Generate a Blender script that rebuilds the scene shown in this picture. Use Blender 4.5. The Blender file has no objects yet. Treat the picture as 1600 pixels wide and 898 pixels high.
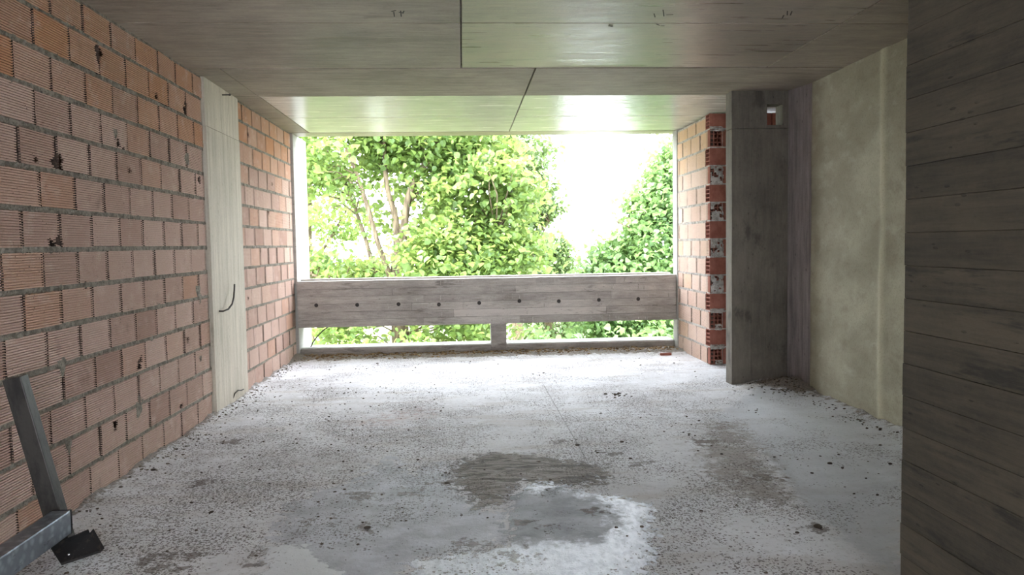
import bpy, math, random
import numpy as np
from mathutils import Vector, Matrix

random.seed(7)
rng = np.random.default_rng(11)
scene = bpy.context.scene
COL = scene.collection

# ---------------------------------------------------------------- camera
R = [[0.9978364822743727, -0.0636565924959505, -0.01643754464966932],
     [0.06262288523314494, 0.9963979284076155, -0.057179913519422476],
     [0.02001821389089776, 0.05602683729086243, 0.9982285633139344]]
cam_data = bpy.data.cameras.new('camera')
cam_data.sensor_width = 36.0
cam_data.lens = 27.0
cam_data.clip_start = 0.05
cam_data.clip_end = 300
cam = bpy.data.objects.new('camera', cam_data)
COL.objects.link(cam)
rgt, fwd, up = (Vector(r) for r in R)
M = Matrix.Identity(4)
for i in range(3):
    M[i][0] = rgt[i]; M[i][1] = up[i]; M[i][2] = -fwd[i]
M[0][3], M[1][3], M[2][3] = 0.0, 0.0, 1.3945
cam.matrix_world = M
scene.camera = cam

# ---------------------------------------------------------------- world, sun, exposure
world = bpy.data.worlds.new('world')
scene.world = world
world.use_nodes = True
wb = world.node_tree.nodes['Background']
wb.inputs['Color'].default_value = (0.88, 0.95, 1.06, 1)
wb.inputs['Strength'].default_value = 1.0
sun_data = bpy.data.lights.new('sun', 'SUN')
sun_data.energy = 0.95
sun_data.angle = math.radians(3)
sun_data.color = (1.0, 0.96, 0.86)
sun = bpy.data.objects.new('sun', sun_data)
COL.objects.link(sun)
sun.rotation_euler = Vector((0.62, 0.28, -0.75)).to_track_quat('-Z', 'Y').to_euler()
scene.view_settings.view_transform = 'Standard'
scene.view_settings.look = 'None'
scene.view_settings.gamma = 1.0
scene.view_settings.use_curve_mapping = False
scene.view_settings.exposure = 4.02

# ---------------------------------------------------------------- mesh helpers
class MB:
    """Collects quads and boxes with a tint per point; build() links ONE mesh object."""
    def __init__(s):
        s.v = []; s.f = []; s.m = []; s.t = []; s.r = []
    def add(s, verts, faces, mat=0, tint=0.5, r=0.5):
        o = len(s.v)
        s.v.extend(verts)
        s.f.extend([tuple(i + o for i in f) for f in faces])
        s.m.extend([mat] * len(faces))
        s.t.extend([tint] * len(verts) if not hasattr(tint, '__len__') else tint)
        s.r.extend([r] * len(verts))
    def box(s, a, b, mat=0, tint=0.5, r=0.5, bev=0.0):
        x0, y0, z0 = a; x1, y1, z1 = b
        if bev <= 0:
            vs = [(x0,y0,z0),(x1,y0,z0),(x1,y1,z0),(x0,y1,z0),(x0,y0,z1),(x1,y0,z1),(x1,y1,z1),(x0,y1,z1)]
            s.add(vs, [(3,2,1,0),(4,5,6,7),(0,1,5,4),(1,2,6,5),(2,3,7,6),(3,0,4,7)], mat, tint, r)
        else:
            c = bev
            lo, hi = (x0,y0,z0), (x1,y1,z1)
            vs = []
            for k in range(8):
                sg = [(k >> i) & 1 for i in range(3)]
                for ax in range(3):
                    p = [hi[i] if sg[i] else lo[i] for i in range(3)]
                    for i in range(3):
                        if i != ax:
                            p[i] += -c if sg[i] else c
                    vs.append(tuple(p))
            fs = []
            def vi(k, ax): return k * 3 + ax
            for ax in range(3):
                a1, a2 = (ax + 1) % 3, (ax + 2) % 3
                for sd in (0, 1):
                    ks = [(sd << ax) | (i << a1) | (j << a2) for i, j in ((0,0),(1,0),(1,1),(0,1))]
                    q = [vi(k, ax) for k in ks]
                    fs.append(tuple(q if sd else q[::-1]))
            for ax in range(3):
                a1, a2 = (ax + 1) % 3, (ax + 2) % 3
                for i in (0, 1):
                    for j in (0, 1):
                        k0 = (i << a1) | (j << a2); k1 = k0 | (1 << ax)
                        q = [vi(k0, a1), vi(k1, a1), vi(k1, a2), vi(k0, a2)]
                        fs.append(tuple(q if (i ^ j) else q[::-1]))
            for k in range(8):
                q = (vi(k, 0), vi(k, 1), vi(k, 2))
                fs.append(q if bin(k).count('1') % 2 else q[::-1])
            s.add(vs, fs, mat, tint, r)
    def tube(s, pts, rad, n=8, mat=0, tint=0.5, caps=True):
        pts = [Vector(p) for p in pts]
        if not hasattr(rad, '__len__'): rad = [rad] * len(pts)
        vs = []; ref = Vector((0.31, 0.17, 0.93))
        prev = None
        for i, p in enumerate(pts):
            d = (pts[min(i + 1, len(pts) - 1)] - pts[max(i - 1, 0)]).normalized()
            a = prev if prev else ref
            a = (a - d * a.dot(d))
            if a.length < 1e-4: a = d.orthogonal()
            a.normalize(); prev = a
            b = d.cross(a)
            for k in range(n):
                t = 2 * math.pi * k / n
                vs.append(tuple(p + (a * math.cos(t) + b * math.sin(t)) * rad[i]))
        fs = []
        for i in range(len(pts) - 1):
            for k in range(n):
                k2 = (k + 1) % n
                fs.append((i*n+k, i*n+k2, (i+1)*n+k2, (i+1)*n+k))
        if caps:
            fs.append(tuple(range(n))[::-1]); fs.append(tuple((len(pts)-1)*n + k for k in range(n)))
        s.add(vs, fs, mat, tint)
    def build(s, name, mats, parent=None, smooth=False):
        me = bpy.data.meshes.new(name)
        me.from_pydata([tuple(map(float, v)) for v in s.v], [], s.f)
        if not isinstance(mats, (list, tuple)): mats = [mats]
        for m in mats: me.materials.append(m)
        me.polygons.foreach_set('material_index', np.array(s.m, dtype=np.int32))
        for nm, arr in (('tint', s.t), ('gloss', s.r)):
            a = me.attributes.new(nm, 'FLOAT', 'POINT')
            a.data.foreach_set('value', np.array(arr, dtype=np.float32))
        if smooth:
            me.polygons.foreach_set('use_smooth', np.ones(len(s.f), dtype=bool))
        me.update()
        o = bpy.data.objects.new(name, me)
        COL.objects.link(o)
        if parent: o.parent = parent
        return o

def np_mesh(name, verts, faces, mats, attrs=None, smooth=False, parent=None, matidx=None):
    """verts (n,3), faces (m,k) -> one mesh object, quickly."""
    me = bpy.data.meshes.new(name)
    n, (m, k) = len(verts), faces.shape
    me.vertices.add(n); me.vertices.foreach_set('co', verts.astype(np.float32).ravel())
    me.loops.add(m * k); me.loops.foreach_set('vertex_index', faces.astype(np.int32).ravel())
    me.polygons.add(m)
    me.polygons.foreach_set('loop_start', np.arange(0, m * k, k, dtype=np.int32))
    if not isinstance(mats, (list, tuple)): mats = [mats]
    for mt in mats: me.materials.append(mt)
    if matidx is not None: me.polygons.foreach_set('material_index', matidx.astype(np.int32))
    me.polygons.foreach_set('use_smooth', np.full(m, smooth))
    for nm, arr in (attrs or {}).items():
        a = me.attributes.new(nm, 'FLOAT', 'POINT')
        a.data.foreach_set('value', np.asarray(arr, dtype=np.float32))
    me.update(calc_edges=True)
    me.validate()
    o = bpy.data.objects.new(name, me)
    COL.objects.link(o)
    if parent: o.parent = parent
    return o

def tag(o, label, cat, group=None, kind=None):
    o['label'] = label; o['category'] = cat
    if group: o['group'] = group
    if kind: o['kind'] = kind
    return o

def empty(name, loc):
    o = bpy.data.objects.new(name, None)
    o.empty_display_size = 0.1
    COL.objects.link(o); o.location = loc
    return o

# value noise in numpy (2-D) for relief
_perm = rng.random((256, 256))
def vnoise(x, y):
    xi = np.floor(x).astype(int); yi = np.floor(y).astype(int)
    fx = x - xi; fy = y - yi
    fx = fx * fx * (3 - 2 * fx); fy = fy * fy * (3 - 2 * fy)
    g = lambda i, j: _perm[i & 255, j & 255]
    return (g(xi, yi) * (1-fx) + g(xi+1, yi) * fx) * (1-fy) + (g(xi, yi+1) * (1-fx) + g(xi+1, yi+1) * fx) * fy
def fbm(x, y, o=4):
    s = 0; a = 0.5; t = 0
    for i in range(o):
        s = s + a * vnoise(x * 2**i + 17.3 * i, y * 2**i + 9.1 * i); t += a; a *= 0.5
    return s / t

# ---------------------------------------------------------------- node helpers
class NT:
    def __init__(s, name):
        s.mat = bpy.data.materials.new(name); s.mat.use_nodes = True
        s.t = s.mat.node_tree; s.t.nodes.clear()
        s.out = s.t.nodes.new('ShaderNodeOutputMaterial')
        s.bsdf = s.t.nodes.new('ShaderNodeBsdfPrincipled')
        s.t.links.new(s.bsdf.outputs[0], s.out.inputs[0])
        s.co = s.t.nodes.new('ShaderNodeTexCoord').outputs['Object']
    def n(s, typ, **kw):
        nd = s.t.nodes.new(typ)
        for k, v in kw.items(): setattr(nd, k, v)
        return nd
    def set(s, sock, v):
        if isinstance(v, bpy.types.NodeSocket): s.t.links.new(v, sock)
        else: sock.default_value = v
    def scaled(s, sc, off=(0,0,0)):
        m = s.n('ShaderNodeMapping'); s.set(m.inputs['Vector'], s.co)
        m.inputs['Scale'].default_value = sc; m.inputs['Location'].default_value = off
        return m.outputs[0]
    def noise(s, sc, scale=1.0, detail=4, rough=0.55, off=(0,0,0), dist=0.0):
        nd = s.n('ShaderNodeTexNoise')
        s.set(nd.inputs['Vector'], s.scaled(sc if hasattr(sc, '__len__') else (sc,)*3, off))
        nd.inputs['Scale'].default_value = scale; nd.inputs['Detail'].default_value = detail
        nd.inputs['Roughness'].default_value = rough; nd.inputs['Distortion'].default_value = dist
        return nd.outputs['Fac']
    def voro(s, sc, off=(0,0,0), out='Distance'):
        nd = s.n('ShaderNodeTexVoronoi')
        s.set(nd.inputs['Vector'], s.scaled(sc if hasattr(sc, '__len__') else (sc,)*3, off))
        nd.inputs['Scale'].default_value = 1.0
        return nd.outputs[out]
    def attr(s, name):
        nd = s.n('ShaderNodeAttribute'); nd.attribute_name = name
        return nd.outputs['Fac']
    def math(s, op, a, b=0.0, c=0.0):
        nd = s.n('ShaderNodeMath', operation=op)
        s.set(nd.inputs[0], a); s.set(nd.inputs[1], b); s.set(nd.inputs[2], c)
        return nd.outputs[0]
    def step(s, v, lo, hi, a=0.0, b=1.0):
        nd = s.n('ShaderNodeMapRange', interpolation_type='SMOOTHSTEP')
        s.set(nd.inputs['Value'], v); nd.inputs['From Min'].default_value = lo; nd.inputs['From Max'].default_value = hi
        nd.inputs['To Min'].default_value = a; nd.inputs['To Max'].default_value = b
        return nd.outputs[0]
    def lin(s, v, lo, hi, a=0.0, b=1.0):
        nd = s.n('ShaderNodeMapRange')
        s.set(nd.inputs['Value'], v); nd.inputs['From Min'].default_value = lo; nd.inputs['From Max'].default_value = hi
        nd.inputs['To Min'].default_value = a; nd.inputs['To Max'].default_value = b
        return nd.outputs[0]
    def mix(s, f, a, b, mode='MIX'):
        nd = s.n('ShaderNodeMix', data_type='RGBA', blend_type=mode)
        s.set(nd.inputs[0], f)
        for sock, v in ((nd.inputs[6], a), (nd.inputs[7], b)):
            s.set(sock, v if isinstance(v, bpy.types.NodeSocket) else (*v, 1) if len(v) == 3 else v)
        return nd.outputs[2]
    def bump(s, h, dist=0.004, strength=1.0, normal=None):
        nd = s.n('ShaderNodeBump'); s.set(nd.inputs['Height'], h)
        nd.inputs['Distance'].default_value = dist; nd.inputs['Strength'].default_value = strength
        if normal: s.set(nd.inputs['Normal'], normal)
        return nd.outputs[0]
    def done(s, col, rough=0.8, normal=None, spec=0.5, metal=0.0):
        s.set(s.bsdf.inputs['Base Color'], col if isinstance(col, bpy.types.NodeSocket) else (*col, 1))
        s.set(s.bsdf.inputs['Roughness'], rough)
        s.bsdf.inputs['Specular IOR Level'].default_value = spec
        s.bsdf.inputs['Metallic'].default_value = metal
        if normal: s.set(s.bsdf.inputs['Normal'], normal)
        return s.mat
    def scale_col(s, col, f):
        nd = s.n('ShaderNodeVectorMath', operation='SCALE'); s.set(nd.inputs[0], col); s.set(nd.inputs['Scale'], f)
        return nd.outputs[0]

def concrete(name, base, dark, grain, rough=0.8, streak=0.35, blotch=0.35, bump=0.002, stain=None, tint_amt=0.35, spec=0.5, gloss=False, pores=0.5):
    """Formwork concrete: grain = noise scale vector giving the direction of the board grain."""
    n = NT(name)
    st = n.noise(grain, 1, 4, 0.65)
    st2 = n.noise(tuple(g * 0.27 for g in grain), 1, 3, 0.6, off=(3, 7, 1))
    bl = n.noise(1.6, 1, 5, 0.6, off=(5, 2, 8))
    fine = n.noise(55, 1, 3, 0.6)
    f = n.math('ADD', n.math('MULTIPLY', n.lin(st, 0.35, 0.65, -0.5, 0.5), streak), n.math('MULTIPLY', n.lin(bl, 0.3, 0.7, -0.5, 0.5), blotch))
    f = n.math('ADD', f, n.math('MULTIPLY', n.lin(st2, 0.35, 0.65, -0.5, 0.5), streak))
    f = n.math('ADD', f, n.math('MULTIPLY', n.lin(fine, 0.3, 0.7, -0.5, 0.5), 0.18))
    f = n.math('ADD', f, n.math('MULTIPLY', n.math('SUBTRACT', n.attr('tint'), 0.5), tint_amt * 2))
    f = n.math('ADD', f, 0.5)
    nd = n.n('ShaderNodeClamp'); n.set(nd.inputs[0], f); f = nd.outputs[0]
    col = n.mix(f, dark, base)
    if gloss: col = n.mix(n.step(n.attr('gloss'), 0.24, 0.30, 0.85, 0.0), col, n.mix(f, L(186, 180, 168), L(222, 218, 208)))  # smoothest panels: paler concrete, with some of the sheen painted in
    po = n.voro(tuple(g * 0.5 + 8 for g in grain))
    pm = n.math('MULTIPLY', n.step(po, 0.10, 0.16, 1, 0), n.step(n.noise(6, 1, 2), 0.5, 0.62))
    col = n.mix(n.math('MULTIPLY', pm, pores), col, tuple(c * 0.25 for c in dark))
    if stain:
        s1 = n.step(n.noise(stain[1], 1, 5, 0.65, off=(1, 4, 2)), stain[2], stain[2] + 0.12)
        col = n.mix(n.math('MULTIPLY', s1, stain[3]), col, stain[0])
    h = n.math('ADD', n.math('MULTIPLY', st, 0.6), n.math('MULTIPLY', fine, 0.5))
    h = n.math('SUBTRACT', h, n.math('MULTIPLY', pm, 0.6))
    nrm = n.bump(h, bump)
    rg = rough
    if gloss:
        rg = n.math('ADD', n.attr('gloss'), n.lin(st2, 0.3, 0.7, -0.08, 0.08))
    return n.done(col, rg, nrm, spec)

def L(r, g, b):
    f = lambda c: (c / 255 / 12.92) if c / 255 <= 0.04045 else ((c / 255 + 0.055) / 1.055) ** 2.4
    return (f(r), f(g), f(b))

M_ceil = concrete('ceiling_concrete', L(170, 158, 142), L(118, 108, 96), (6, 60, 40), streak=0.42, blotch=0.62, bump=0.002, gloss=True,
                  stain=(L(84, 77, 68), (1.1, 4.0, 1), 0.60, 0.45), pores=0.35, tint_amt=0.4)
M_pillar = concrete('pillar_concrete', L(204, 193, 174), L(156, 147, 130), (70, 70, 3.5), streak=0.35, bump=0.0015,
                    stain=(L(112, 106, 90), (9, 9, 1.3), 0.58, 0.5))
M_column = concrete('column_concrete', L(126, 118, 106), L(78, 73, 66), (38, 38, 5), streak=0.24, blotch=0.75, bump=0.003,
                    stain=(L(56, 53, 48), (3.4, 3.4, 1.8), 0.55, 0.65))
M_parapet = concrete('parapet_concrete', L(192, 184, 176), L(128, 121, 114), (7, 40, 48), streak=0.32, blotch=0.45, bump=0.003,
                     stain=(L(92, 85, 78), (2.6, 9, 11), 0.58, 0.65), tint_amt=0.5, pores=0.3)
M_near = concrete('near_wall_concrete', L(78, 69, 55), L(44, 39, 31), (40, 4, 55), streak=0.45, blotch=0.6, bump=0.003,
                  stain=(L(28, 25, 20), (9, 2.2, 15), 0.555, 0.8), tint_amt=0.3)
M_pale = concrete('pale_concrete', L(178, 175, 167), L(146, 143, 135), (6, 6, 30), streak=0.3, bump=0.001)
M_strip = concrete('rough_concrete', L(150, 140, 137), L(104, 96, 95), (30, 30, 3), streak=0.5, blotch=0.4, bump=0.004)

def plaster_mat():
    n = NT('grey_plaster')
    big = n.noise((0.9, 0.9, 1.3), 1, 5, 0.6)
    mid = n.noise((4, 4, 6), 1, 5, 0.65, off=(4, 1, 9), dist=0.15)
    fine = n.noise(70, 1, 3, 0.6)
    col = n.mix(n.step(big, 0.35, 0.65), L(148, 142, 122), L(178, 173, 151))
    col = n.mix(n.math('MULTIPLY', n.step(mid, 0.52, 0.72), 0.4), col, L(192, 188, 168))
    col = n.mix(n.math('MULTIPLY', n.step(mid, 0.28, 0.46, 1, 0), 0.4), col, L(122, 114, 97))
    col = n.mix(n.math('MULTIPLY', n.step(n.attr('tint'), 0.5, 1.0), 0.5), col, L(204, 198, 170))
    col = n.mix(n.math('MULTIPLY', n.step(fine, 0.3, 0.5, 1, 0), 0.25), col, L(100, 94, 78))
    h = n.math('ADD', n.math('MULTIPLY', mid, 1.0), n.math('MULTIPLY', fine, 0.25))
    return n.done(col, 0.85, n.bump(h, 0.006), 0.3)
M_plaster = plaster_mat()

def brick_mat(name, a, b_, og):
    n = NT(name)
    t = n.attr('tint'); o = n.attr('gloss')
    base = n.mix(n.step(t, 0.0, 1.0), a, b_)
    base = n.mix(o, base, og)
    cl = n.noise(9, 1, 4, 0.6)
    base = n.mix(n.math('MULTIPLY', n.step(cl, 0.5, 0.75), 0.45), base, L(222, 200, 186))
    sm = n.step(n.noise((7, 7, 5), 1, 5, 0.7, off=(2, 8, 3)), 0.60, 0.70)
    base = n.mix(n.math('MULTIPLY', sm, 0.35), base, L(116, 92, 78))
    sp = n.math('MULTIPLY', n.step(n.voro((36, 36, 30)), 0.12, 0.2, 1, 0), n.step(n.noise(4, 1, 2, off=(9, 9, 9)), 0.56, 0.64))
    base = n.mix(n.math('MULTIPLY', sp, 0.8), base, L(70, 55, 47))
    fine = n.noise(80, 1, 3, 0.6)
    base = n.mix(n.math('MULTIPLY', n.step(fine, 0.3, 0.55, 1, 0), 0.25), base, L(150, 104, 84))
    return n.done(base, 0.85, n.bump(fine, 0.0012), 0.25)
M_brick = brick_mat('hollow_clay_brick', L(175, 143, 127), L(206, 179, 163), L(196, 146, 110))
M_brick_lit = brick_mat('lit_clay_brick', L(202, 174, 156), L(222, 200, 184), L(218, 184, 142))  # paler clay for the pier, its strong sky light painted into the colour
def brick_red():
    n = NT('red_brick_end')
    c = n.mix(n.step(n.noise((10, 10, 8), 1, 4, 0.6), 0.35, 0.7), L(142, 88, 74), L(170, 112, 96))
    c = n.mix(n.math('MULTIPLY', n.attr('tint'), 0.35), c, L(118, 68, 57))
    return n.done(c, 0.85, n.bump(n.noise(60, 1, 3), 0.0015), 0.25)
M_red = brick_red()
def mortar_mat(name, a, b):
    n = NT(name)
    c = n.mix(n.step(n.noise(22, 1, 5, 0.65), 0.35, 0.65), b, a)
    c = n.mix(n.step(n.noise(90, 1, 2, 0.5), 0.32, 0.42, 0.6, 0.0), c, tuple(x * 0.35 for x in b))
    return n.done(c, 0.95, n.bump(n.noise(60, 1, 4, 0.7), 0.006), 0.2)
M_mortar = mortar_mat('bed_mortar', L(150, 143, 130), L(104, 98, 88))
M_mortar_pale = mortar_mat('pale_mortar', L(196, 190, 182), L(150, 144, 136))
M_ends = mortar_mat('shaded_brick_ends', L(98, 82, 72), L(56, 47, 42))
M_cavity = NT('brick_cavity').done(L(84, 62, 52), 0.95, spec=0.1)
M_steel = None
def steel_mats():
    n = NT('galvanised_steel')
    c = n.mix(n.step(n.voro((26, 26, 26), out='Distance'), 0.1, 0.6), L(176, 184, 192), L(140, 148, 156))
    c = n.mix(n.math('MULTIPLY', n.step(n.noise((20, 6, 20), 1, 4, 0.7), 0.58, 0.7), 0.7), c, L(84, 84, 84))
    a = n.done(c, n.lin(n.noise(30, 1, 3), 0.3, 0.7, 0.28, 0.48), n.bump(n.noise(40, 1, 3), 0.0008), metal=0.85)
    n = NT('dull_steel')
    c = n.mix(n.step(n.noise((14, 14, 5), 1, 4, 0.7), 0.4, 0.7), L(62, 59, 55), L(38, 36, 34))
    b = n.done(c, 0.5, n.bump(n.noise(60, 1, 3), 0.001), metal=0.4)
    n = NT('black_steel')
    c = n.mix(n.step(n.noise(25, 1, 4, 0.7), 0.5, 0.7), L(34, 33, 33), L(70, 62, 56))
    d = n.done(c, 0.5, metal=0.3)
    n = NT('bright_screw'); e = n.done(L(205, 205, 205), 0.25, metal=1.0)
    return a, b, d, e
M_galv, M_dull, M_black, M_screw = steel_mats()
M_rust = NT('dark_rebar').done(L(44, 38, 34), 0.7)
M_crumb = mortar_mat('mortar_crumbs', L(132, 122, 110), L(66, 59, 52))
M_gravel = mortar_mat('brown_gravel', L(172, 148, 116), L(104, 84, 62))
M_dirt = mortar_mat('dark_dirt', L(104, 93, 82), L(58, 51, 45))

# floor polygons, in metres on the floor
POLY = dict(
 paste=[(-0.26,3.32),(-0.09,3.39),(0.08,3.41),(0.2,3.53),(0.19,3.78),(0.24,4.06),(0.34,4.36),(0.52,4.34),(0.7,4.15),(0.88,4.04),(0.98,3.88),(0.86,3.58),(0.82,3.28),(0.66,2.89),(0.2,2.81),(-0.19,2.95)],
 greyin=[(0.26,4.16),(0.54,4.23),(0.66,4.01),(0.72,3.86),(0.66,3.62),(0.56,3.50),(0.44,3.52),(0.33,3.52),(0.15,3.55),(0.18,3.8)],
 dirt=[(-0.06,4.87),(0.17,5.08),(0.43,4.96),(0.69,4.8),(0.85,4.67),(0.81,4.37),(0.56,4.3),(0.34,4.42),(0.23,4.2),(0.19,4.02),(0.06,4.01),(0.01,4.25),(-0.09,4.47)],
 smooth=[(-0.98,4.13),(-0.85,4.4),(-0.7,4.54),(-0.5,5.07),(-0.35,4.65),(-0.31,4.85),(-0.16,4.88),(-0.08,4.47),(0.05,4.01),(0.19,3.92),(0.2,3.53),(0.02,3.42),(-0.26,3.32),(-0.28,2.91),(-0.86,2.91),(-0.94,3.61)],
 lump=[(-0.95,3.59),(-0.79,3.59),(-0.66,3.4),(-0.54,3.22),(-0.48,2.93),(-0.82,2.96)],
 brown=[(1.86,5.71),(2.07,5.72),(1.92,4.83),(1.78,4.07),(1.7,3.87),(1.51,3.95),(1.42,4.42),(1.55,5.01)],
 slab=[(1.94,5.92),(2.91,7.17),(3.24,6.92),(3.12,5.24),(1.78,2.98),(1.74,3.33),(1.75,3.91),(1.93,4.8)],
 red=[(-0.85,6.03),(-0.68,6.32),(-0.43,6.54),(-0.31,6.35),(-0.6,6.0)],
)
def sdf(poly, X, Y):
    p = np.array(poly); d = np.full(X.shape, 1e9); inside = np.zeros(X.shape, bool)
    for i in range(len(p)):
        a = p[i]; b = p[(i + 1) % len(p)]
        e = b - a; wx = X - a[0]; wy = Y - a[1]
        t = np.clip((wx * e[0] + wy * e[1]) / (e @ e), 0, 1)
        d = np.minimum(d, np.hypot(wx - t * e[0], wy - t * e[1]))
        c = ((a[1] <= Y) & (b[1] > Y)) | ((b[1] <= Y) & (a[1] > Y))
        xs = a[0] + (Y - a[1]) / (e[1] if abs(e[1]) > 1e-9 else 1e-9) * e[0]
        inside ^= c & (X < xs)
    return np.where(inside, d, -d)

def floor_mat():
    n = NT('floor_screed')
    big = n.noise(0.9, 1, 5, 0.6)
    mid = n.noise((5, 5, 1), 1, 5, 0.62, off=(3, 3, 0))
    fine = n.noise(60, 1, 3, 0.65)
    edge = n.noise((14, 14, 1), 1, 5, 0.7, off=(7, 1, 0))
    en = n.lin(edge, 0.25, 0.75, -0.16, 0.16)
    def mask(nm, w=0.02, amt=1.0):
        v = n.math('ADD', n.attr(nm), n.math('MULTIPLY', en, amt))
        return n.step(v, -w, w)
    col = n.mix(n.step(big, 0.35, 0.65), L(200, 198, 198), L(220, 219, 220))
    col = n.mix(n.math('MULTIPLY', n.step(mid, 0.5, 0.7), 0.5), col, L(232, 232, 234))
    col = n.mix(n.math('MULTIPLY', n.step(mid, 0.28, 0.45, 1, 0), 0.4), col, L(176, 170, 166))
    grain = n.noise((26, 26, 1), 1, 4, 0.7, off=(2, 9, 0))
    col = n.mix(n.math('MULTIPLY', n.step(grain, 0.30, 0.48, 1, 0), 0.5), col, L(150, 142, 136))
    col = n.mix(n.math('MULTIPLY', n.step(n.noise((1.1, 4.5, 1), 1, 4, 0.6, off=(4, 0, 0)), 0.50, 0.66), 0.35), col, L(176, 164, 152))
    sl = mask('slab', 0.05, 0.6)
    col = n.mix(n.math('MULTIPLY', sl, 0.65), col, n.mix(mid, L(172, 176, 180), L(204, 206, 208)))
    smo = mask('smooth', 0.04)
    col = n.mix(n.math('MULTIPLY', smo, 0.9), col, n.mix(n.step(mid, 0.35, 0.65), L(160, 160, 166), L(190, 191, 198)))
    br = n.math('MULTIPLY', mask('brown', 0.10, 1.4), n.step(mid, 0.30, 0.52))
    col = n.mix(n.math('MULTIPLY', br, 0.75), col, n.mix(edge, L(104, 92, 80), L(158, 146, 134)))
    di = mask('dirt', 0.03, 1.0)
    swirl = n.noise((5, 22, 1), 1, 4, 0.6, off=(2, 2, 0), dist=1.2)
    dcol = n.mix(n.step(swirl, 0.35, 0.62), L(84, 76, 67), L(156, 148, 138))
    col = n.mix(n.math('MULTIPLY', di, 0.95), col, dcol)
    pa = mask('paste', 0.012, 0.8)
    pcol = n.mix(n.step(n.noise((24, 12, 1), 1, 4, 0.65), 0.34, 0.6), L(196, 200, 208), L(232, 235, 242))  # blue-white paste, wet glint painted into its pale colour
    gi = n.step(n.math('ADD', n.attr('greyin'), n.math('MULTIPLY', en, 0.9)), -0.11, 0.02)
    pcol = n.mix(gi, pcol, n.mix(n.step(mid, 0.3, 0.7), L(146, 148, 150), L(188, 191, 195)))
    col = n.mix(pa, col, pcol)
    lu = mask('lump', 0.012, 0.5)
    col = n.mix(lu, col, n.mix(mid, L(196, 197, 199), L(226, 227, 229)))
    cov = n.math('MAXIMUM', n.math('MAXIMUM', pa, lu), n.math('MULTIPLY', n.math('MAXIMUM', smo, sl), 0.6))
    spo = mask('spots', 0.02, 0.9)
    col = n.mix(n.math('MULTIPLY', spo, 0.75), col, n.mix(n.step(grain, 0.35, 0.6), L(70, 60, 53), L(124, 112, 102)))
    fl = n.step(n.noise((60, 40, 1), 1, 3, 0.6, off=(5, 5, 0)), 0.30, 0.38, 1, 0)
    col = n.mix(n.math('MULTIPLY', fl, 0.45), col, L(92, 84, 78))
    re = mask('red', 0.2, 1.2)
    col = n.mix(n.math('MULTIPLY', n.math('MULTIPLY', re, n.step(edge, 0.4, 0.65)), 0.55), col, L(160, 116, 100))
    # dark specks of dropped mortar, denser in patches
    dens = n.math('ADD', n.attr('dens'), n.lin(n.noise(1.7, 1, 4, 0.6, off=(1, 6, 0)), 0.3, 0.7, -0.75, 0.75))
    dens = n.math('SUBTRACT', dens, n.math('MULTIPLY', cov, 0.5))
    sp = None
    for sc, off, k in (((52, 52, 1), (0, 0, 0), 0.42), ((96, 96, 1), (5, 3, 0), 0.48), ((27, 30, 1), (8, 2, 0), 0.19)):
        vd = n.n('ShaderNodeTexVoronoi', voronoi_dimensions='2D')
        n.set(vd.inputs['Vector'], n.scaled(sc, off)); vd.inputs['Scale'].default_value = 1
        sepr = n.n('ShaderNodeSeparateColor'); n.set(sepr.inputs[0], vd.outputs['Color'])
        on = n.step(n.math('SUBTRACT', dens, sepr.outputs[0]), -0.02, 0.02)
        rad = n.math('MULTIPLY', sepr.outputs[1], k)
        dd = n.math('ADD', vd.outputs['Distance'], n.lin(fine, 0.3, 0.7, -0.16, 0.16))
        s1 = n.math('MULTIPLY', n.step(n.math('SUBTRACT', dd, rad), -0.05, 0.05, 1, 0), on)
        sp = s1 if sp is None else n.math('MAXIMUM', sp, s1)
    col = n.mix(n.math('MULTIPLY', sp, 0.8), col, n.mix(edge, L(58, 50, 45), L(112, 98, 90)))
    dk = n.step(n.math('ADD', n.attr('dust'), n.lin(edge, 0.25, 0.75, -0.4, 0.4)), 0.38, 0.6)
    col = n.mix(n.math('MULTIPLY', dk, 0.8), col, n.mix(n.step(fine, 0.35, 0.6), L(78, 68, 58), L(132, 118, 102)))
    # long straight joint
    sx = n.n('ShaderNodeSeparateXYZ'); n.set(sx.inputs[0], n.co)
    ln = n.math('MULTIPLY', n.step(n.math('ABSOLUTE', n.math('SUBTRACT', sx.outputs[0], 0.765)), 0.002, 0.005, 1, 0),
                n.math('MULTIPLY', n.step(sx.outputs[1], 4.6, 4.9), n.step(sx.outputs[1], 7.4, 7.7, 1, 0)))
    col = n.mix(n.math('MULTIPLY', ln, 0.6), col, L(90, 84, 80))
    h = n.math('ADD', n.math('MULTIPLY', fine, 0.35), n.math('MULTIPLY', edge, 0.9))
    h = n.math('ADD', h, n.math('MULTIPLY', n.math('MAXIMUM', pa, lu), 0.9))
    h = n.math('ADD', h, n.math('MULTIPLY', sp, 0.5))
    h = n.math('ADD', h, n.math('MULTIPLY', n.math('MULTIPLY', di, swirl), 3.5))
    rg = n.math('SUBTRACT', 0.80, n.math('MULTIPLY', n.math('MAXIMUM', n.math('MULTIPLY', pa, n.math('SUBTRACT', 1.0, gi)), n.math('MULTIPLY', smo, 0.6)), 0.34))
    return n.done(col, rg, n.bump(h, 0.008, 0.9), 0.4)
M_floor = floor_mat()

# ================================================================ STRUCTURE
XL, XR, H = -2.113, 3.165, 2.8

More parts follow.
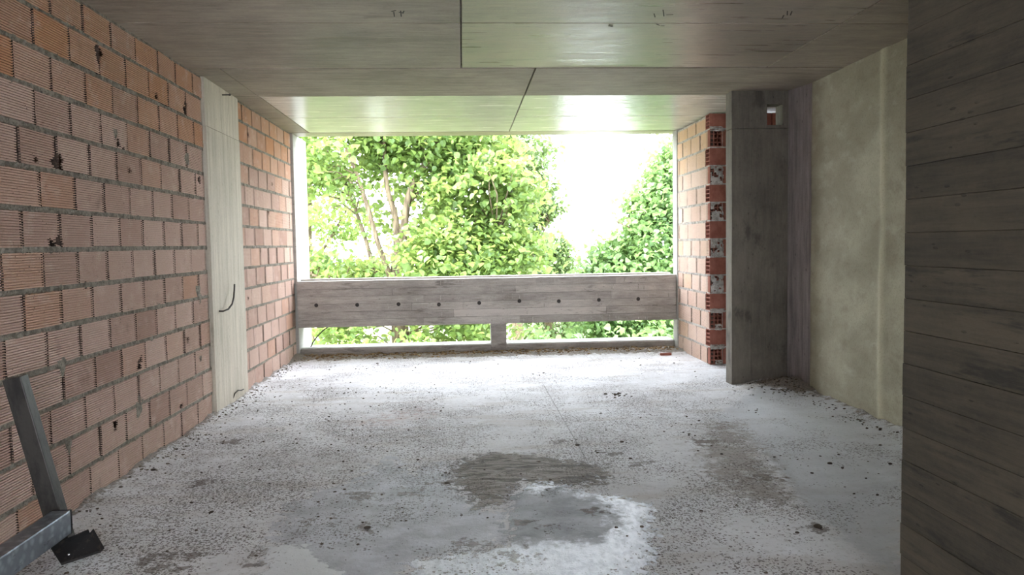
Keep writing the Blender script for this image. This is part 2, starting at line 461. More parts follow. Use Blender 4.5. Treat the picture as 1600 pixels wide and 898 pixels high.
# ---- floor: a relief grid
def build_floor():
    xs = np.arange(-2.2, 3.36, 0.03); ys = np.arange(-3.0, 9.86, 0.03)
    X, Y = np.meshgrid(xs, ys, indexing='ij')
    Z = 0.006 * (fbm(X * 6, Y * 6, 4) - 0.5)
    S = {k: sdf(p, X, Y) for k, p in POLY.items()}
    Z += 0.012 * np.clip(S['paste'] / 0.05, -0.2, 1) * 0.5
    Z += 0.012 * np.clip(S['lump'] / 0.03, 0, 1)
    Z += 0.022 * np.clip(S['dirt'] / 0.10, 0, 1) * fbm(X * 9, Y * 16, 3)
    Z -= 0.015 * np.clip(S['slab'] / 0.12, 0, 1)
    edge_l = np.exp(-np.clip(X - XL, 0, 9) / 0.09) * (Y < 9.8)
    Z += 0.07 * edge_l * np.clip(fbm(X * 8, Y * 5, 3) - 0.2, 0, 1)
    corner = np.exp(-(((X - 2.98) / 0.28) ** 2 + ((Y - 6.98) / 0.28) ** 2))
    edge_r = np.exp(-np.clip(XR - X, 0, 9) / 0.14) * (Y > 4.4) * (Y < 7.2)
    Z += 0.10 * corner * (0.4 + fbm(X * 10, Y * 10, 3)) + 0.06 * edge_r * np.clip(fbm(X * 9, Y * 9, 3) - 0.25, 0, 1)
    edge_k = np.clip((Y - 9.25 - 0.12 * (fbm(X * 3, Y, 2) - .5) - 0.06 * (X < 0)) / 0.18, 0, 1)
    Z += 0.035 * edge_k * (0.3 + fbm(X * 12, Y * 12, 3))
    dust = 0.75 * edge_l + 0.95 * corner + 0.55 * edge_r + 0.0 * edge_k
    dens = np.full(X.shape, 0.34)
    dens += 0.30 * np.exp(-(((X + 0.9) / 0.9) ** 2 + ((Y - 5.0) / 1.3) ** 2))
    dens += 0.22 * np.exp(-(((X - 1.3) / 0.5) ** 2 + ((Y - 5.6) / 1.6) ** 2))
    dens += 0.20 * np.exp(-(((X + 1.6) / 0.5) ** 2 + ((Y - 4.0) / 1.5) ** 2))
    dens -= 0.22 * np.clip((Y - 6.6) / 1.2, 0, 1)
    SP = [(-0.5,3.77,.03),(-0.6,4.26,.06),(-0.15,4.44,.04),(0.01,3.51,.05),(0.2,3.33,.05),(-1.39,3.49,.05),(-1.32,3.36,.04),(-1.26,3.52,.03),(-0.33,4.29,.04),(-0.97,3.5,.02),(-0.93,3.36,.02),
          (1.73,4.34,.06),(1.64,5.16,.06),(1.69,3.55,.04),(0.66,3.87,.03),(0.63,5.29,.03),(0.95,4.95,.05),(1.1,4.7,.04),(-0.75,3.9,.03),(-1.6,4.6,.05),(-1.7,5.6,.06),(0.3,3.75,.03)]
    S['spots'] = np.max([r - np.hypot((X - x) * 0.8, Y - y) for x, y, r in SP], axis=0)
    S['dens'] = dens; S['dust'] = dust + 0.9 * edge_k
    ni, nj = X.shape
    idx = np.arange(ni * nj).reshape(ni, nj)
    F = np.stack([idx[:-1, :-1], idx[1:, :-1], idx[1:, 1:], idx[:-1, 1:]], -1).reshape(-1, 4)
    V = np.stack([X, Y, Z], -1).reshape(-1, 3)
    # skirt box under the relief
    o = np_mesh('floor', V, F, M_floor, {k: v.ravel() for k, v in S.items()}, smooth=True)
    tag(o, 'rough grey concrete floor with mortar stains and pale patches', 'floor', kind='structure')
    def zat(x, y):
        i = int(np.clip(round((x + 2.2) / 0.03), 0, ni - 1)); j = int(np.clip(round((y + 3.0) / 0.03), 0, nj - 1))
        return float(Z[i, j])
    return zat
floor_z = build_floor()
b = MB(); b.box((-2.9, -3.0, -0.30), (3.9, 10.2, -0.04), tint=0.5)
o = b.build('floor', M_floor); o['kind'] = 'structure'; o['label'] = 'edge of the concrete floor slab under the parapet'; o['category'] = 'floor'

# ---- ceiling: shuttering panels under a slab
b = MB()
b.box((-2.9, -3.0, H + 0.03), (3.98, 10.06, H + 0.28), tint=0.15, r=0.7)
def panel(x0, x1, y0, y1, rough, tint, drop=0.0):
    g = 0.0065
    b.box((x0 + g, y0 + g, H - drop), (x1 - g, y1 - g, H + 0.032), tint=tint, r=rough, bev=0.002)
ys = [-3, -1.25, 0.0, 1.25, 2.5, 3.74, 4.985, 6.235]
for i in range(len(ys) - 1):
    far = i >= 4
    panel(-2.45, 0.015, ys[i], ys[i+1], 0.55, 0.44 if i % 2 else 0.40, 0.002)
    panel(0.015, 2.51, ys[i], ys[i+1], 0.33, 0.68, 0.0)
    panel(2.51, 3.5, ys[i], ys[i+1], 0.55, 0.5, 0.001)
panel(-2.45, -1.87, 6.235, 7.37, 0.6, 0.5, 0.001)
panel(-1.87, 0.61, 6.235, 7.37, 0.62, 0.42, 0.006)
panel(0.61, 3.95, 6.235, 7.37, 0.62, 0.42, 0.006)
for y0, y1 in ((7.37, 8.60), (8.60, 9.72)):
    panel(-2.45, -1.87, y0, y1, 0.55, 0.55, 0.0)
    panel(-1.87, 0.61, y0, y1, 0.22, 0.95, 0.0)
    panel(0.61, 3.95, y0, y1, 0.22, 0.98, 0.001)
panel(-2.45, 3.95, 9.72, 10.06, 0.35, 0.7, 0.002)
# carpenters' strokes printed off the shuttering onto the concrete
for (xa, ya), (xb, yb) in [((-0.388, 4.75), (-0.392, 4.841)), ((-0.40, 4.737), (-0.372, 4.716)), ((-0.345, 4.724), (-0.35, 4.841)), ((-0.358, 4.755), (-0.332, 4.765)), ((-0.326, 4.728), (-0.335, 4.775)),
        ((1.209, 4.776), (1.234, 4.85)), ((1.245, 4.697), (1.285, 4.829)), ((1.292, 4.80), (1.335, 4.795)), ((2.043, 4.80), (2.06, 4.865)), ((2.03, 4.717), (2.065, 4.80)), ((2.06, 4.72), (2.085, 4.80)),
        ((0.975, 5.02), (1.0, 5.03)), ((0.975, 5.045), (1.005, 5.06)), ((1.28, 5.0), (1.31, 5.03)), ((1.32, 5.04), (1.345, 5.04))]:
    d = Vector((xb - xa, yb - ya, 0)); w = Vector((-d.y, d.x, 0)).normalized() * 0.0035
    z = H - 0.0016 - (0.002 if xa < 0.015 else 0)
    p = [Vector((xa, ya, z)) - w, Vector((xb, yb, z)) - w, Vector((xb, yb, z)) + w, Vector((xa, ya, z)) + w]
    up_ = Vector((0, 0, 0.003))
    b.add([tuple(q) for q in p] + [tuple(q + up_) for q in p], [(3,2,1,0),(4,5,6,7),(0,1,5,4),(1,2,6,5),(2,3,7,6),(3,0,4,7)], 1)
tag(b.build('ceiling', [M_ceil, M_rust]), 'grey concrete ceiling marked by plywood shuttering panels', 'ceiling', kind='structure')

# ---- hollow brick walls
PITCH, BL = 0.2018, 0.352
def brick_wall(name, O, U, N, length, rows, offs, chips=(), lead=None, back=0.16, label='', red=None, back0=0.0, ztop=H, kind='structure', cat='wall'):
    """O origin at floor, U along the wall, N out of the face.  offs(row) = position of one vertical joint.  lead(row) = bare length at the start."""
    b = MB(); O, U, N = Vector(O), Vector(U), Vector(N); Zv = Vector((0, 0, 1))
    P = lambda u, z, d: tuple(O + U * u + Zv * z + N * d)
    flip = (U.cross(Zv)).dot(N) < 0
    fx = (lambda f: f[::-1]) if flip else (lambda f: f)
    nr = 15
    for r in range(rows):
        z0 = r * PITCH + 0.004; z1 = min((r + 1) * PITCH - 0.020, ztop - 0.016)
        if z1 - z0 < 0.03: continue
        start = lead(r) if lead else 0.0
        j0 = offs(r); k0 = math.floor((start - j0) / BL)
        k = k0
        while True:
            ua = j0 + k * BL; ub = ua + BL; k += 1
            if ua > length: break
            g = 0.0062 + random.random() * 0.0058
            ua = max(ua + g, start); ub = min(ub - g, length)
            if ub - ua < 0.035: continue
            tint = min(1, max(0, random.gauss(0.5, 0.15)))
            orange = 0.0
            if z1 > 2.35: orange = min(1, max(0, random.gauss(0.55, 0.2)))
            elif random.random() < 0.10: orange = random.uniform(0.15, 0.45)
            dz0 = random.gauss(0, 0.0018); d0 = random.gauss(0, 0.0018); tilt = random.gauss(0, 0.004)
            zz0, zz1 = z0 + dz0, z1 + dz0
            mine = [c for c in chips if ua - c[2] < c[0] < ub + c[2] and zz0 - c[2] < c[1] < zz1 + c[2]]
            ncol = 64 if mine else 1
            prof = []
            hh = zz1 - zz0; n_r = max(3, round(nr * hh / 0.187))
            for i in range(n_r):
                a = zz0 + hh * i / n_r; s = hh / n_r
                prof += [(a, 0.0), (a + s * 0.56, 0.0), (a + s * 0.61, -0.010), (a + s * 0.95, -0.010)]
            prof.append((zz1, 0.0))
            e0 = e1 = 0.0
            vs = []; W = ncol + 3
            for i, (z, d) in enumerate(prof):
                if i % 4 == 0:
                    e0 = e0 * 0.6 + random.gauss(0, 0.0016); e1 = e1 * 0.6 + random.gauss(0, 0.0016)
                vs.append(P(ua + e0, z, -0.060))
                for c in range(ncol + 1):
                    u = ua + e0 + (ub + e1 - ua - e0) * c / ncol
                    vs.append(P(u, z, d + d0 + tilt * (c / ncol - 0.5)))
                vs.append(P(ub + e1, z, -0.060))
            fs = []
            for i in range(len(prof) - 1):
                for c in range(W - 1):
                    if mine and 0 < c < W - 2:
                        u = ua + (ub - ua) * (c - 0.5) / ncol; z = (prof[i][0] + prof[i+1][0]) / 2
                        hit = False
                        for cu, cz, cr in mine:
                            an = math.atan2(z - cz, u - cu)
                            rr = cr * (1 + 0.25 * math.sin(an * 3 + cu * 40) + 0.15 * math.sin(an * 7 + cz * 30))
                            if math.hypot(u - cu, (z - cz)) < rr: hit = True
                        if hit: continue
                    fs.append(fx((i*W + c, i*W + c + 1, (i+1)*W + c + 1, (i+1)*W + c)))
            for c in range(0 if mine else 1, W - 1 if mine else W - 2):
                pass
            top = (len(prof) - 1) * W
            o0 = len(vs)
            vs += [P(ua, zz1, -0.060), P(ub, zz1, -0.060), P(ua, zz0, -0.060), P(ub, zz0, -0.060)]
            if not mine:
                fs.append(fx((top + 1, top + 2, o0 + 1, o0)))
                fs.append(fx((2, 1, o0 + 2, o0 + 3)))
            b.add(vs, fs, 0, tint, orange)
            nq = len(fs)
            for q, f in enumerate(fs):          # brick ends: mortar dirt, darkened to paint in the joint's shade
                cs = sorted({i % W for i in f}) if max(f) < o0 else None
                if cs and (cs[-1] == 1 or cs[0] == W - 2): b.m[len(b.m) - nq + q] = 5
        # mortar bed above this course
        za, zb = z1 - 0.004, min(z1 + 0.025, ztop)
        n_u = max(4, int(length / 0.022)); vs = []
        for i in range(n_u + 1):
            u = start + (length - start) * i / n_u
            bulge = max(0.0, random.gauss(0, 0.4)) * 0.007
            for q, (z, d) in enumerate(((za - bulge * 1.5, -0.012), (za, -0.005), ((za + zb) / 2, -0.0045), (zb, -0.005), (zb + bulge * 1.2, -0.012))):
                vs.append(P(u, z + random.gauss(0, 0.0014), d + random.gauss(0, 0.0022) + (bulge * 0.8 if 0 < q < 4 else 0)))
        fs = [fx((i*5 + q, (i+1)*5 + q, (i+1)*5 + q + 1, i*5 + q + 1)) for i in range(n_u) for q in range(4)]
        b.add(vs, fs, 1, 0.5)
        # mortar squeezed into some vertical joints
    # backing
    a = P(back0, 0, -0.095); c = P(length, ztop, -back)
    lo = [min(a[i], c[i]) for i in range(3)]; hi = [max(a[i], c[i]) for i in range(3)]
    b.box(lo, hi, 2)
    for cu, cz, cr in smears.get(name, ()):      # mortar pressed over a broken corner
        n = 14; ring = []
        for rr_, dd in ((1.0, -0.004), (0.7, 0.0035), (0.35, 0.006)):
            for i in range(n):
                t = 2 * math.pi * i / n; q = cr * rr_ * (1 + 0.3 * math.sin(3 * t + cu * 9) + 0.2 * random.random())
                ring.append(P(cu + q * math.cos(t), cz + q * math.sin(t) * 1.1, dd + random.gauss(0, 0.001)))
        ring.append(P(cu, cz, 0.006))
        fs = []
        for l in range(2):
            for i in range(n):
                fs.append(fx((l*n + i, l*n + (i+1) % n, (l+1)*n + (i+1) % n, (l+1)*n + i)))
        for i in range(n): fs.append(fx((2*n + i, 2*n + (i+1) % n, 3*n)))
        b.add(ring, fs, 1)
    return b, P, fx

smears = {'near': [(4.90, 2.11, 0.03), (6.13, 2.09, 0.045), (6.26, 1.06, 0.045), (6.29, 1.0, 0.04), (4.15, 0.79, 0.04), (5.06, 0.36, 0.045), (5.10, 0.41, 0.035), (4.17, 0.36, 0.035), (6.25, 0.52, 0.022)]}
# chips given as (distance along wall = y, height, radius)
chips_near = [(4.21, 1.855, 0.045), (4.12, 1.42, 0.034), (4.19, 1.45, 0.03), (4.73, 2.55, 0.045), (6.12, 2.46, 0.034), (6.14, 2.50, 0.028), (5.80, 0.22, 0.028),
              (4.72, 0.34, 0.03), (5.10, 0.64, 0.03), (5.13, 0.68, 0.022), (5.98, 0.70, 0.025), (4.93, 2.05, 0.025), (5.08, 1.90, 0.02), (4.45, 1.20, 0.02),
              (4.0, 1.85, 0.018), (5.0, 2.02, 0.018), (3.9, 0.32, 0.028), (6.4, 1.95, 0.03), (5.57, 2.46, 0.025)]
JO = [4.39, 4.17, 4.015, 4.15, 4.01, 4.17, 4.02, 4.20, 4.02, 4.20, 4.01, 4.19, 4.03, 4.20]
b, _, _ = brick_wall('near', (XL, 0, 0), (0, 1, 0), (1, 0, 0), 6.512, 14, lambda r: JO[r] - 20 * BL, chips_near, lead=lambda r: 1.2)
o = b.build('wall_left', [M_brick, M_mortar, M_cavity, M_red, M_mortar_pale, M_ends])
tag(o, 'long ribbed red hollow brick wall on the left, nearer the viewer than the pale pillar', 'wall', kind='structure')
chips_far = [(1.10, 1.78, 0.03), (0.42, 2.52, 0.025), (0.72, 1.36, 0.018), (1.3, 2.1, 0.02), (0.2, 0.9, 0.02)]
b, _, _ = brick_wall('far', (XL, 7.478, 0), (0, 1, 0), (1, 0, 0), 2.275, 14, lambda r: (0.17 if r % 2 else 0.35) + (0.03 if r > 8 else 0), chips_far)
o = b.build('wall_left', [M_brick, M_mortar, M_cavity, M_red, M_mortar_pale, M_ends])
tag(o, 'short ribbed brick wall between the pale pillar and the opening', 'wall', kind='structure')
b = MB(); b.box((XL - 0.16, -3, -0.02), (XL - 0.0, 1.2, H)); o = b.build('wall_left', M_column)
tag(o, 'concrete wall beside the viewer, outside the picture on the left', 'wall', kind='structure')

# ---- right wall: plaster with a raised bead, and the rough strip beside the column
def build_plaster():
    yy = np.arange(4.3, 6.86, 0.025); zz = np.arange(-0.02, H + 0.001, 0.0282)
    Y, Z = np.meshgrid(yy, zz, indexing='ij')
    D = 0.010 * (fbm(Y * 2.2, Z * 2.2, 4) - 0.5) + 0.004 * (fbm(Y * 12, Z * 12, 2) - 0.5)
    bead = np.exp(-((Y - 5.62 - 0.03 * (fbm(Y * 0, Z * 2, 3) - .5)) / 0.05) ** 2)
    bead *= np.clip(0.3 + 1.6 * fbm(Y * 7, Z * 4, 3), 0, 1.2) * 0.9
    D += 0.016 * bead
    D -= 0.03 * np.clip((Y - 6.83) / 0.03, 0, 1)
    X = XR - D
    ni, nj = X.shape; idx = np.arange(ni * nj).reshape(ni, nj)
    F = np.stack([idx[:-1, :-1], idx[:-1, 1:], idx[1:, 1:], idx[1:, :-1]], -1).reshape(-1, 4)
    V = np.stack([X, Y, Z], -1).reshape(-1, 3)
    F = F[:, ::1]
    o = np_mesh('wall_right', V, F, M_plaster, {'tint': (0.5 + 0.5 * bead).ravel(), 'gloss': np.full(X.size, 0.5)}, smooth=True)
    tag(o, 'greenish grey plastered wall on the right behind the dark board-marked wall', 'wall', kind='structure')
build_plaster()
b = MB(); b.box((XR + 0.006, -3.0, -0.02), (XR + 0.15, 6.86, H)); b.box((3.86, 7.30, -0.02), (3.98, 8.6, H), tint=0.5); b.box((3.30, 7.22, -0.02), (3.98, 7.335, H), tint=0.5)
def prism(plan, tint):
    n = len(plan); vs = [(x, y, -0.02) for x, y in plan] + [(x, y, H) for x, y in plan]
    b.add(vs, [(k, (k+1) % n, n + (k+1) % n, n + k) for k in range(n)] + [tuple(range(n))[::-1], tuple(range(n, 2*n))], 0, tint)
prism([(3.098, 7.34), (3.098, 7.168), (3.150, 6.955), (3.29, 6.955), (3.29, 7.34)], 0.5)
prism([(3.146, 6.957), (3.142, 6.94), (3.150, 6.90), (3.166, 6.87), (3.175, 6.80), (3.29, 6.80), (3.29, 6.957)], 0.62)
tag(b.build('wall_right', M_strip), 'bare purplish concrete strip between the plaster and the dark column', 'wall', kind='structure')

# ---- near right wall: horizontal board marks
def build_near_wall():
    b = MB()
    b.box((1.51, -3.0, -0.05), (1.72, 2.520, H), tint=0.3)
    z = -0.04; k = 0
    while z < H:
        h = 0.1115
        z1 = min(z + h, H)
        d = random.gauss(0, 0.0014); t = min(1, max(0, random.gauss(0.5, 0.13)))
        n = 6
        ye = 2.530 + random.gauss(0, 0.0008)
        cuts = [-3.0, random.uniform(-1.5, 0.6), ye]
        for a, c in zip(cuts[:-1], cuts[1:]):
            b.box((1.500 + d, a, z + 0.0004), (1.513, c - 0.001, z1 - 0.0006), tint=t, bev=0.0016)
            d = d + random.gauss(0, 0.0015); t = min(1, max(0, t + random.gauss(0, 0.1)))
        z += h; k += 1
    b.box((1.505, 2.515, -0.05), (1.725, 2.527, H), tint=0.4, bev=0.004)
    o = b.build('wall_near', M_near)
    tag(o, 'dark board-marked concrete wall at the right edge, closest to the viewer', 'wall', kind='structure')
build_near_wall()

# ---- unseen wall behind the viewer, its doorway added and sized to let daylight in
b = MB()
b.box((XL, -3.15, -0.05), (-1.9, -3.0, H)); b.box((1.4, -3.15, -0.05), (XR + 0.15, -3.0, H)); b.box((-1.9, -3.15, 2.5), (1.4, -3.0, H))
tag(b.build('wall_back', M_column), 'concrete wall with a doorway added for daylight, behind the viewer and outside the picture', 'wall', kind='structure')

# ================================================================ THINGS OF THE BUILDING
# ---- pale pillar in the left wall
b = MB()
y0, y1 = 6.514, 7.476; xf = XL + 0.028
cuts = [y0, y0 + 0.52, y1]
for i in range(2):
    b.box((XL - 0.16, cuts[i] + (0.0008 if i else 0), -0.02), (xf - 0.003 * i, cuts[i+1], 2.40), tint=0.55 - 0.08 * i, bev=0.003)
    b.box((XL - 0.16, cuts[i] + (0.0008 if i else 0), 2.403), (xf - 0.003 * i - 0.004, cuts[i+1], H - 0.001), tint=0.66, bev=0.003)
o = b.build('concrete_pillar', M_pillar)
tag(o, 'pale concrete pillar set into the left brick wall, with a bent bar on it', 'pillar')

# ---- dark column on the right, with a square hole near its top
b = MB()
cx0, cx1, cy0, cy1 = 2.552, 3.12, 7.17, 7.335
hx0, hx1, hz0, hz1 = 2.894, 3.045, 2.473, 2.667
seam = 2.745
b.box((cx0, cy0, -0.02), (seam, cy1, 2.44), tint=0.55, bev=0.004)
b.box((seam + 0.001, cy0 + 0.003, -0.02), (cx1, cy1, 2.44), tint=0.42, bev=0.003)
b.box((cx0, cy0 + 0.001, 2.442), (hx0, cy1, H - 0.001), tint=0.45, bev=0.003)
b.box((hx1, cy0 + 0.001, 2.442), (cx1, cy1, H - 0.001), tint=0.42)
b.box((hx0, cy0 + 0.001, 2.442), (hx1, cy1, hz0), tint=0.4)
b.box((hx0, cy0 + 0.001, hz1), (hx1, cy1, H - 0.001), tint=0.4)
o = b.build('concrete_column', M_column)
tag(o, 'dark concrete column with a square hole near its top, right of the brick pier', 'column')

# ---- brick pier by the opening: two hollow brick walls toothed at the corner
def lattice(b, O, U, N, w, z0, z1, cols, rows, mat, depth=0.07):
    """Open end of a hollow brick: thin clay webs round deep cells."""
    O, U, N = Vector(O), Vector(U), Vector(N); Zv = Vector((0, 0, 1)); tk = 0.009
    def bar(u0, u1, za, zb, d0):
        pts = [O + U * u + Zv * z + N * d for u in (u0, u1) for z in (za, zb) for d in (d0, -depth)]
        lo = [min(p[i] for p in pts) for i in range(3)]; hi = [max(p[i] for p in pts) for i in range(3)]
        b.box(lo, hi, mat, random.random())
    for c in range(cols + 1):
        u = c * (w - tk) / cols
        bar(u, u + tk, z0, z1, 0.0)
    for r in range(rows + 1):
        z = z0 + r * (z1 - z0 - tk) / rows
        bar(0, w, z, z + tk, -0.0007)

def blob(b, O, U, N, w, z0, z1, mat, fill=0.9):
    """Mortar smeared over a brick end."""
    O, U, N = Vector(O), Vector(U), Vector(N); Zv = Vector((0, 0, 1))
    flip = (U.cross(Zv)).dot(N) < 0
    nu, nz = 12, 16; vs = []; keep = {}
    ph = random.random() * 9
    for i in range(nu + 1):
        for j in range(nz + 1):
            u = i / nu; v = j / nz
            e = min(u, 1 - u, v, 1 - v)
            d = 0.016 * min(1, e * 5) * (0.5 + 0.9 * float(vnoise(np.array(u * 5 + ph), np.array(v * 6 + ph)))) - 0.004
            vs.append(tuple(O + U * (w * u + random.gauss(0, .002)) + Zv * (z0 + (z1 - z0) * v + random.gauss(0, .002)) + N * d))
    fs = []
    for i in range(nu):
        for j in range(nz):
            q = float(vnoise(np.array(i * 0.42 + ph * 3), np.array(j * 0.42 + ph)))
            edge = min(i, nu - 1 - i, j, nz - 1 - j)
            if q > fill - (0.15 if edge == 0 else 0): continue
            f = (i*(nz+1)+j, (i+1)*(nz+1)+j, (i+1)*(nz+1)+j+1, i*(nz+1)+j+1)
            fs.append(f[::-1] if flip else f)
    b.add(vs, fs, mat)

T = 0.138
stretch = lambda r: r % 2 == 1
b, _, _ = brick_wall('pier', (2.740, 8.40, 0), (0, 1, 0), (-1, 0, 0), 1.26, 14,
                     lambda r: 0.0 if not stretch(r) else 0.145 + 0.0, lead=lambda r: 0.15 if stretch(r) else 0.0, back=0.134, ztop=H - 0.024, back0=0.08)
for i, (v, f) in enumerate(zip(b.m, b.f)): pass
# front face of the other wall
for r in range(14):
    z0 = r * PITCH + 0.004; z1 = min((r + 1) * PITCH - 0.010, H - 0.012)
    tn = random.random()
    if stretch(r):
        lattice(b, (2.740, 8.402, 0), (0, 1, 0), (-1, 0, 0), T, z0, z1, 1, 4, 3, 0.06)
        b.box((2.7405, 8.4005, z0 + 0.001), (2.802, 8.409, z1 - 0.001), 3, tn)
        b.box((2.800, 8.400, z0), (3.085, 8.53, z1), 3, tn, bev=0.003); b.box((3.095, 8.403, z0), (3.44, 8.53, z1), 3, 1 - tn, bev=0.003); b.box((3.45, 8.401, z0), (3.85, 8.53, z1), 3, tn * .5, bev=0.003)
    else:
        lattice(b, (2.740, 8.398, 0), (1, 0, 0), (0, -1, 0), T, z0, z1, 3, 4, 3)
        b.box((2.745, 8.47, z0), (2.745 + T - 0.01, 8.53, z1), 2)
        b.box((2.740 + T + 0.012, 8.402, z0), (3.235, 8.53, z1), 3, tn, bev=0.003); b.box((3.245, 8.402, z0), (3.59, 8.53, z1), 3, 1 - tn, bev=0.003); b.box((3.60, 8.402, z0), (3.85, 8.53, z1), 3, tn * .6, bev=0.003)
        b.box((2.740 + T, 8.410, z0 - 0.01), (2.740 + T + 0.012, 8.5, z1), 4)
    # bed
    b.box((2.745, 8.404 - 0.004 * random.random(), z1 - 0.001), (3.85, 8.52, min(z1 + 0.0145, H - 0.008)), 4)
    if r in (4, 6, 8, 10):
        blob(b, (2.748, 8.396, 0), (1, 0, 0), (0, -1, 0), T + 0.012, z0 - 0.012, z1 + 0.012, 4, {4: 0.80, 6: 0.78, 8: 0.66, 10: 0.62}[r])
    elif not stretch(r):
        blob(b, (2.742, 8.396, 0), (1, 0, 0), (0, -1, 0), T + 0.03, z1 - 0.02, z1 + 0.035, 4, 0.75)
        if r in (0, 2): blob(b, (2.80, 8.396, 0), (1, 0, 0), (0, -1, 0), 0.08, z0 - 0.02, z0 + 0.05, 4, 0.72)
o = b.build('brick_pier', [M_brick_lit, M_mortar_pale, M_cavity, M_red, M_mortar_pale, M_ends])
tag(o, 'toothed hollow brick pier at the right end of the parapet', 'brick pier')

# ---- concrete ends of the side walls, at the opening
b = MB(); b.box((XL - 0.2, 9.756, -0.3), (XL + 0.035, 10.55, H - 0.001), tint=0.6, bev=0.004)
z = 0.1
tag(b.build('concrete_post', M_pale), 'white concrete post at the left end of the parapet', 'post')
b = MB(); b.box((2.728, 9.664, -0.3), (2.96, 9.86, H - 0.001), tint=0.4, bev=0.004)
tag(b.build('concrete_post', M_pale), 'narrow white concrete post beyond the brick pier, at the right end of the parapet', 'post')

# ---- parapet: board-marked beam on a short post and a kerb
par = empty('concrete_parapet', (0.32, 9.9, 0))
tag(par, 'board-marked concrete parapet across the opening with a slot beneath it', 'parapet')
OFF = Vector((0.32, 9.9, 0))
def rel(b):
    b.v = [(v[0] - OFF.x, v[1] - OFF.y, v[2] - OFF.z) for v in b.v]; return b
b = MB()
px0, px1, py0, py1 = XL + 0.037, 2.724, 9.70, 10.08
pz0, pz1 = 0.383, 0.962
b.box((px0, py0 + 0.012, pz0), (px1, py1, pz1 - 0.002), tint=0.4)
b.box((px0, py1 - 0.11, pz1 - 0.004), (px1, py1 + 0.02, pz1 + 0.018), tint=0.75, bev=0.004)
holes = [(462 + 44 + i * 62.0) for i in range(9)]
hole_x = [-1.84 + i * 0.508 for i in range(9)]; hole_z = 0.655
nb = 6; hh = (pz1 - pz0) / nb
def face_grid(b, x0, x1, z0, z1, y, tint, cut):
    b.box((x0, y, z0), (x1, y + 0.013, z1), tint=tint, bev=0.0018)
for i in range(nb):
    z0 = pz0 + i * hh; z1 = z0 + hh
    cuts = [px0] + sorted(random.uniform(px0 + 0.4, px1 - 0.4) for _ in range(2)) + [px1]
    for a, c in zip(cuts[:-1], cuts[1:]):
        b.box((a + 0.0006, py0 + random.gauss(0, 0.002), z0 + 0.0006), (c - 0.0006, py0 + 0.016, z1 - 0.0006), tint=min(1, max(0, random.gauss(0.5, 0.2))), bev=0.0015)
# pale slivers of cement where the form boards were nailed
for i in range(70):
    x = random.uniform(px0 + 0.7, px1 - 0.1); r = random.choice([0, 0, 1, 2, 3, 4, 5, 5])
    z = pz0 + hh * (r + random.uniform(0.05, 0.3)); l = random.uniform(0.02, 0.075)
    b.box((x, py0 - 0.0065, z), (x + 0.008, py0 + 0.002, z + l), 1)
rel(b).build('beam', [M_parapet, M_mortar_pale], par)
for x in hole_x:
    b = MB()   # the little plugged socket left by a form tie
    n = 14; x += random.gauss(0, 0.004); z = hole_z + random.gauss(0, 0.006)
    vs = []
    for rr, dy in ((0.024, -0.002), (0.021, -0.0065), (0.017, -0.006), (0.012, -0.005)):
        for k in range(n):
            t = 2 * math.pi * k / n
            vs.append((x + rr * math.cos(t), py0 + dy, z + rr * math.sin(t)))
    fs = [(l*n + k, l*n + (k+1) % n, (l+1)*n + (k+1) % n, (l+1)*n + k) for l in range(3) for k in range(n)]
    fs.append(tuple(3*n + k for k in range(n)))
    b.add(vs, fs, 0)
    rel(b).build('tie_hole', M_rust, par)
b = MB(); b.box((0.335, 9.74, 0.06), (0.532, 10.02, pz0 + 0.002), tint=0.35, bev=0.004)
rel(b).build('post', M_parapet, par)
b = MB(); b.box((px0, 9.80, -0.1), (px1, 10.16, 0.10), tint=0.35, bev=0.006)
b.box((px0, 9.83, 0.09), (px1, 10.165, 0.108), tint=0.9, bev=0.003, mat=1)
rel(b).build('kerb', [M_parapet, M_pale], par)

# ================================================================ SMALL THINGS
# bent reinforcing bar sticking out of the pale pillar
b = MB()
pts = [(xf - 0.02, 6.66, 0.862), (xf + 0.03, 6.68, 0.858), (xf + 0.05, 6.76, 0.868), (xf + 0.055, 6.86, 0.905), (xf + 0.05, 6.93, 0.96), (xf + 0.045, 6.97, 1.02), (xf + 0.04, 7.0, 1.07)]
b.tube(pts, 0.0075, 8)
tag(b.build('bent_rebar', M_rust, smooth=True), 'dark bent bar curving out of the middle of the pale pillar', 'rebar')
b = MB(); b.tube([(xf - 0.03, 7.0, 2.742), (xf + 0.06, 6.99, 2.741), (xf + 0.065, 7.01, 2.745)], 0.006, 8)
b.tube([(xf + 0.06, 6.988, 2.741), (xf + 0.066, 6.987, 2.741)], 0.011, 8)
tag(b.build('nail', M_rust), 'dark nail sticking out of the pale pillar just below the ceiling', 'nail')
b = MB(); b.tube([(xf - 0.005, 6.98, 0.045), (xf + 0.01, 7.0, 0.09), (xf + 0.015, 7.08, 0.10), (xf + 0.02, 7.16, 0.085), (xf + 0.03, 7.2, 0.088)], 0.005, 6)
tag(b.build('wire_stub', M_rust, smooth=True), 'short dark wire at the foot of the pale pillar', 'wire')
b = MB(); b.tube([(-1.985, 9.99, 0.10), (-1.96, 10.0, 0.16), (-1.90, 10.02, 0.24), (-1.83, 10.03, 0.31), (-1.74, 10.03, 0.37), (-1.70, 10.03, 0.40)], 0.008, 8)
tag(b.build('black_pipe', M_rust, smooth=True), 'black flexible conduit bent under the left end of the parapet', 'conduit')

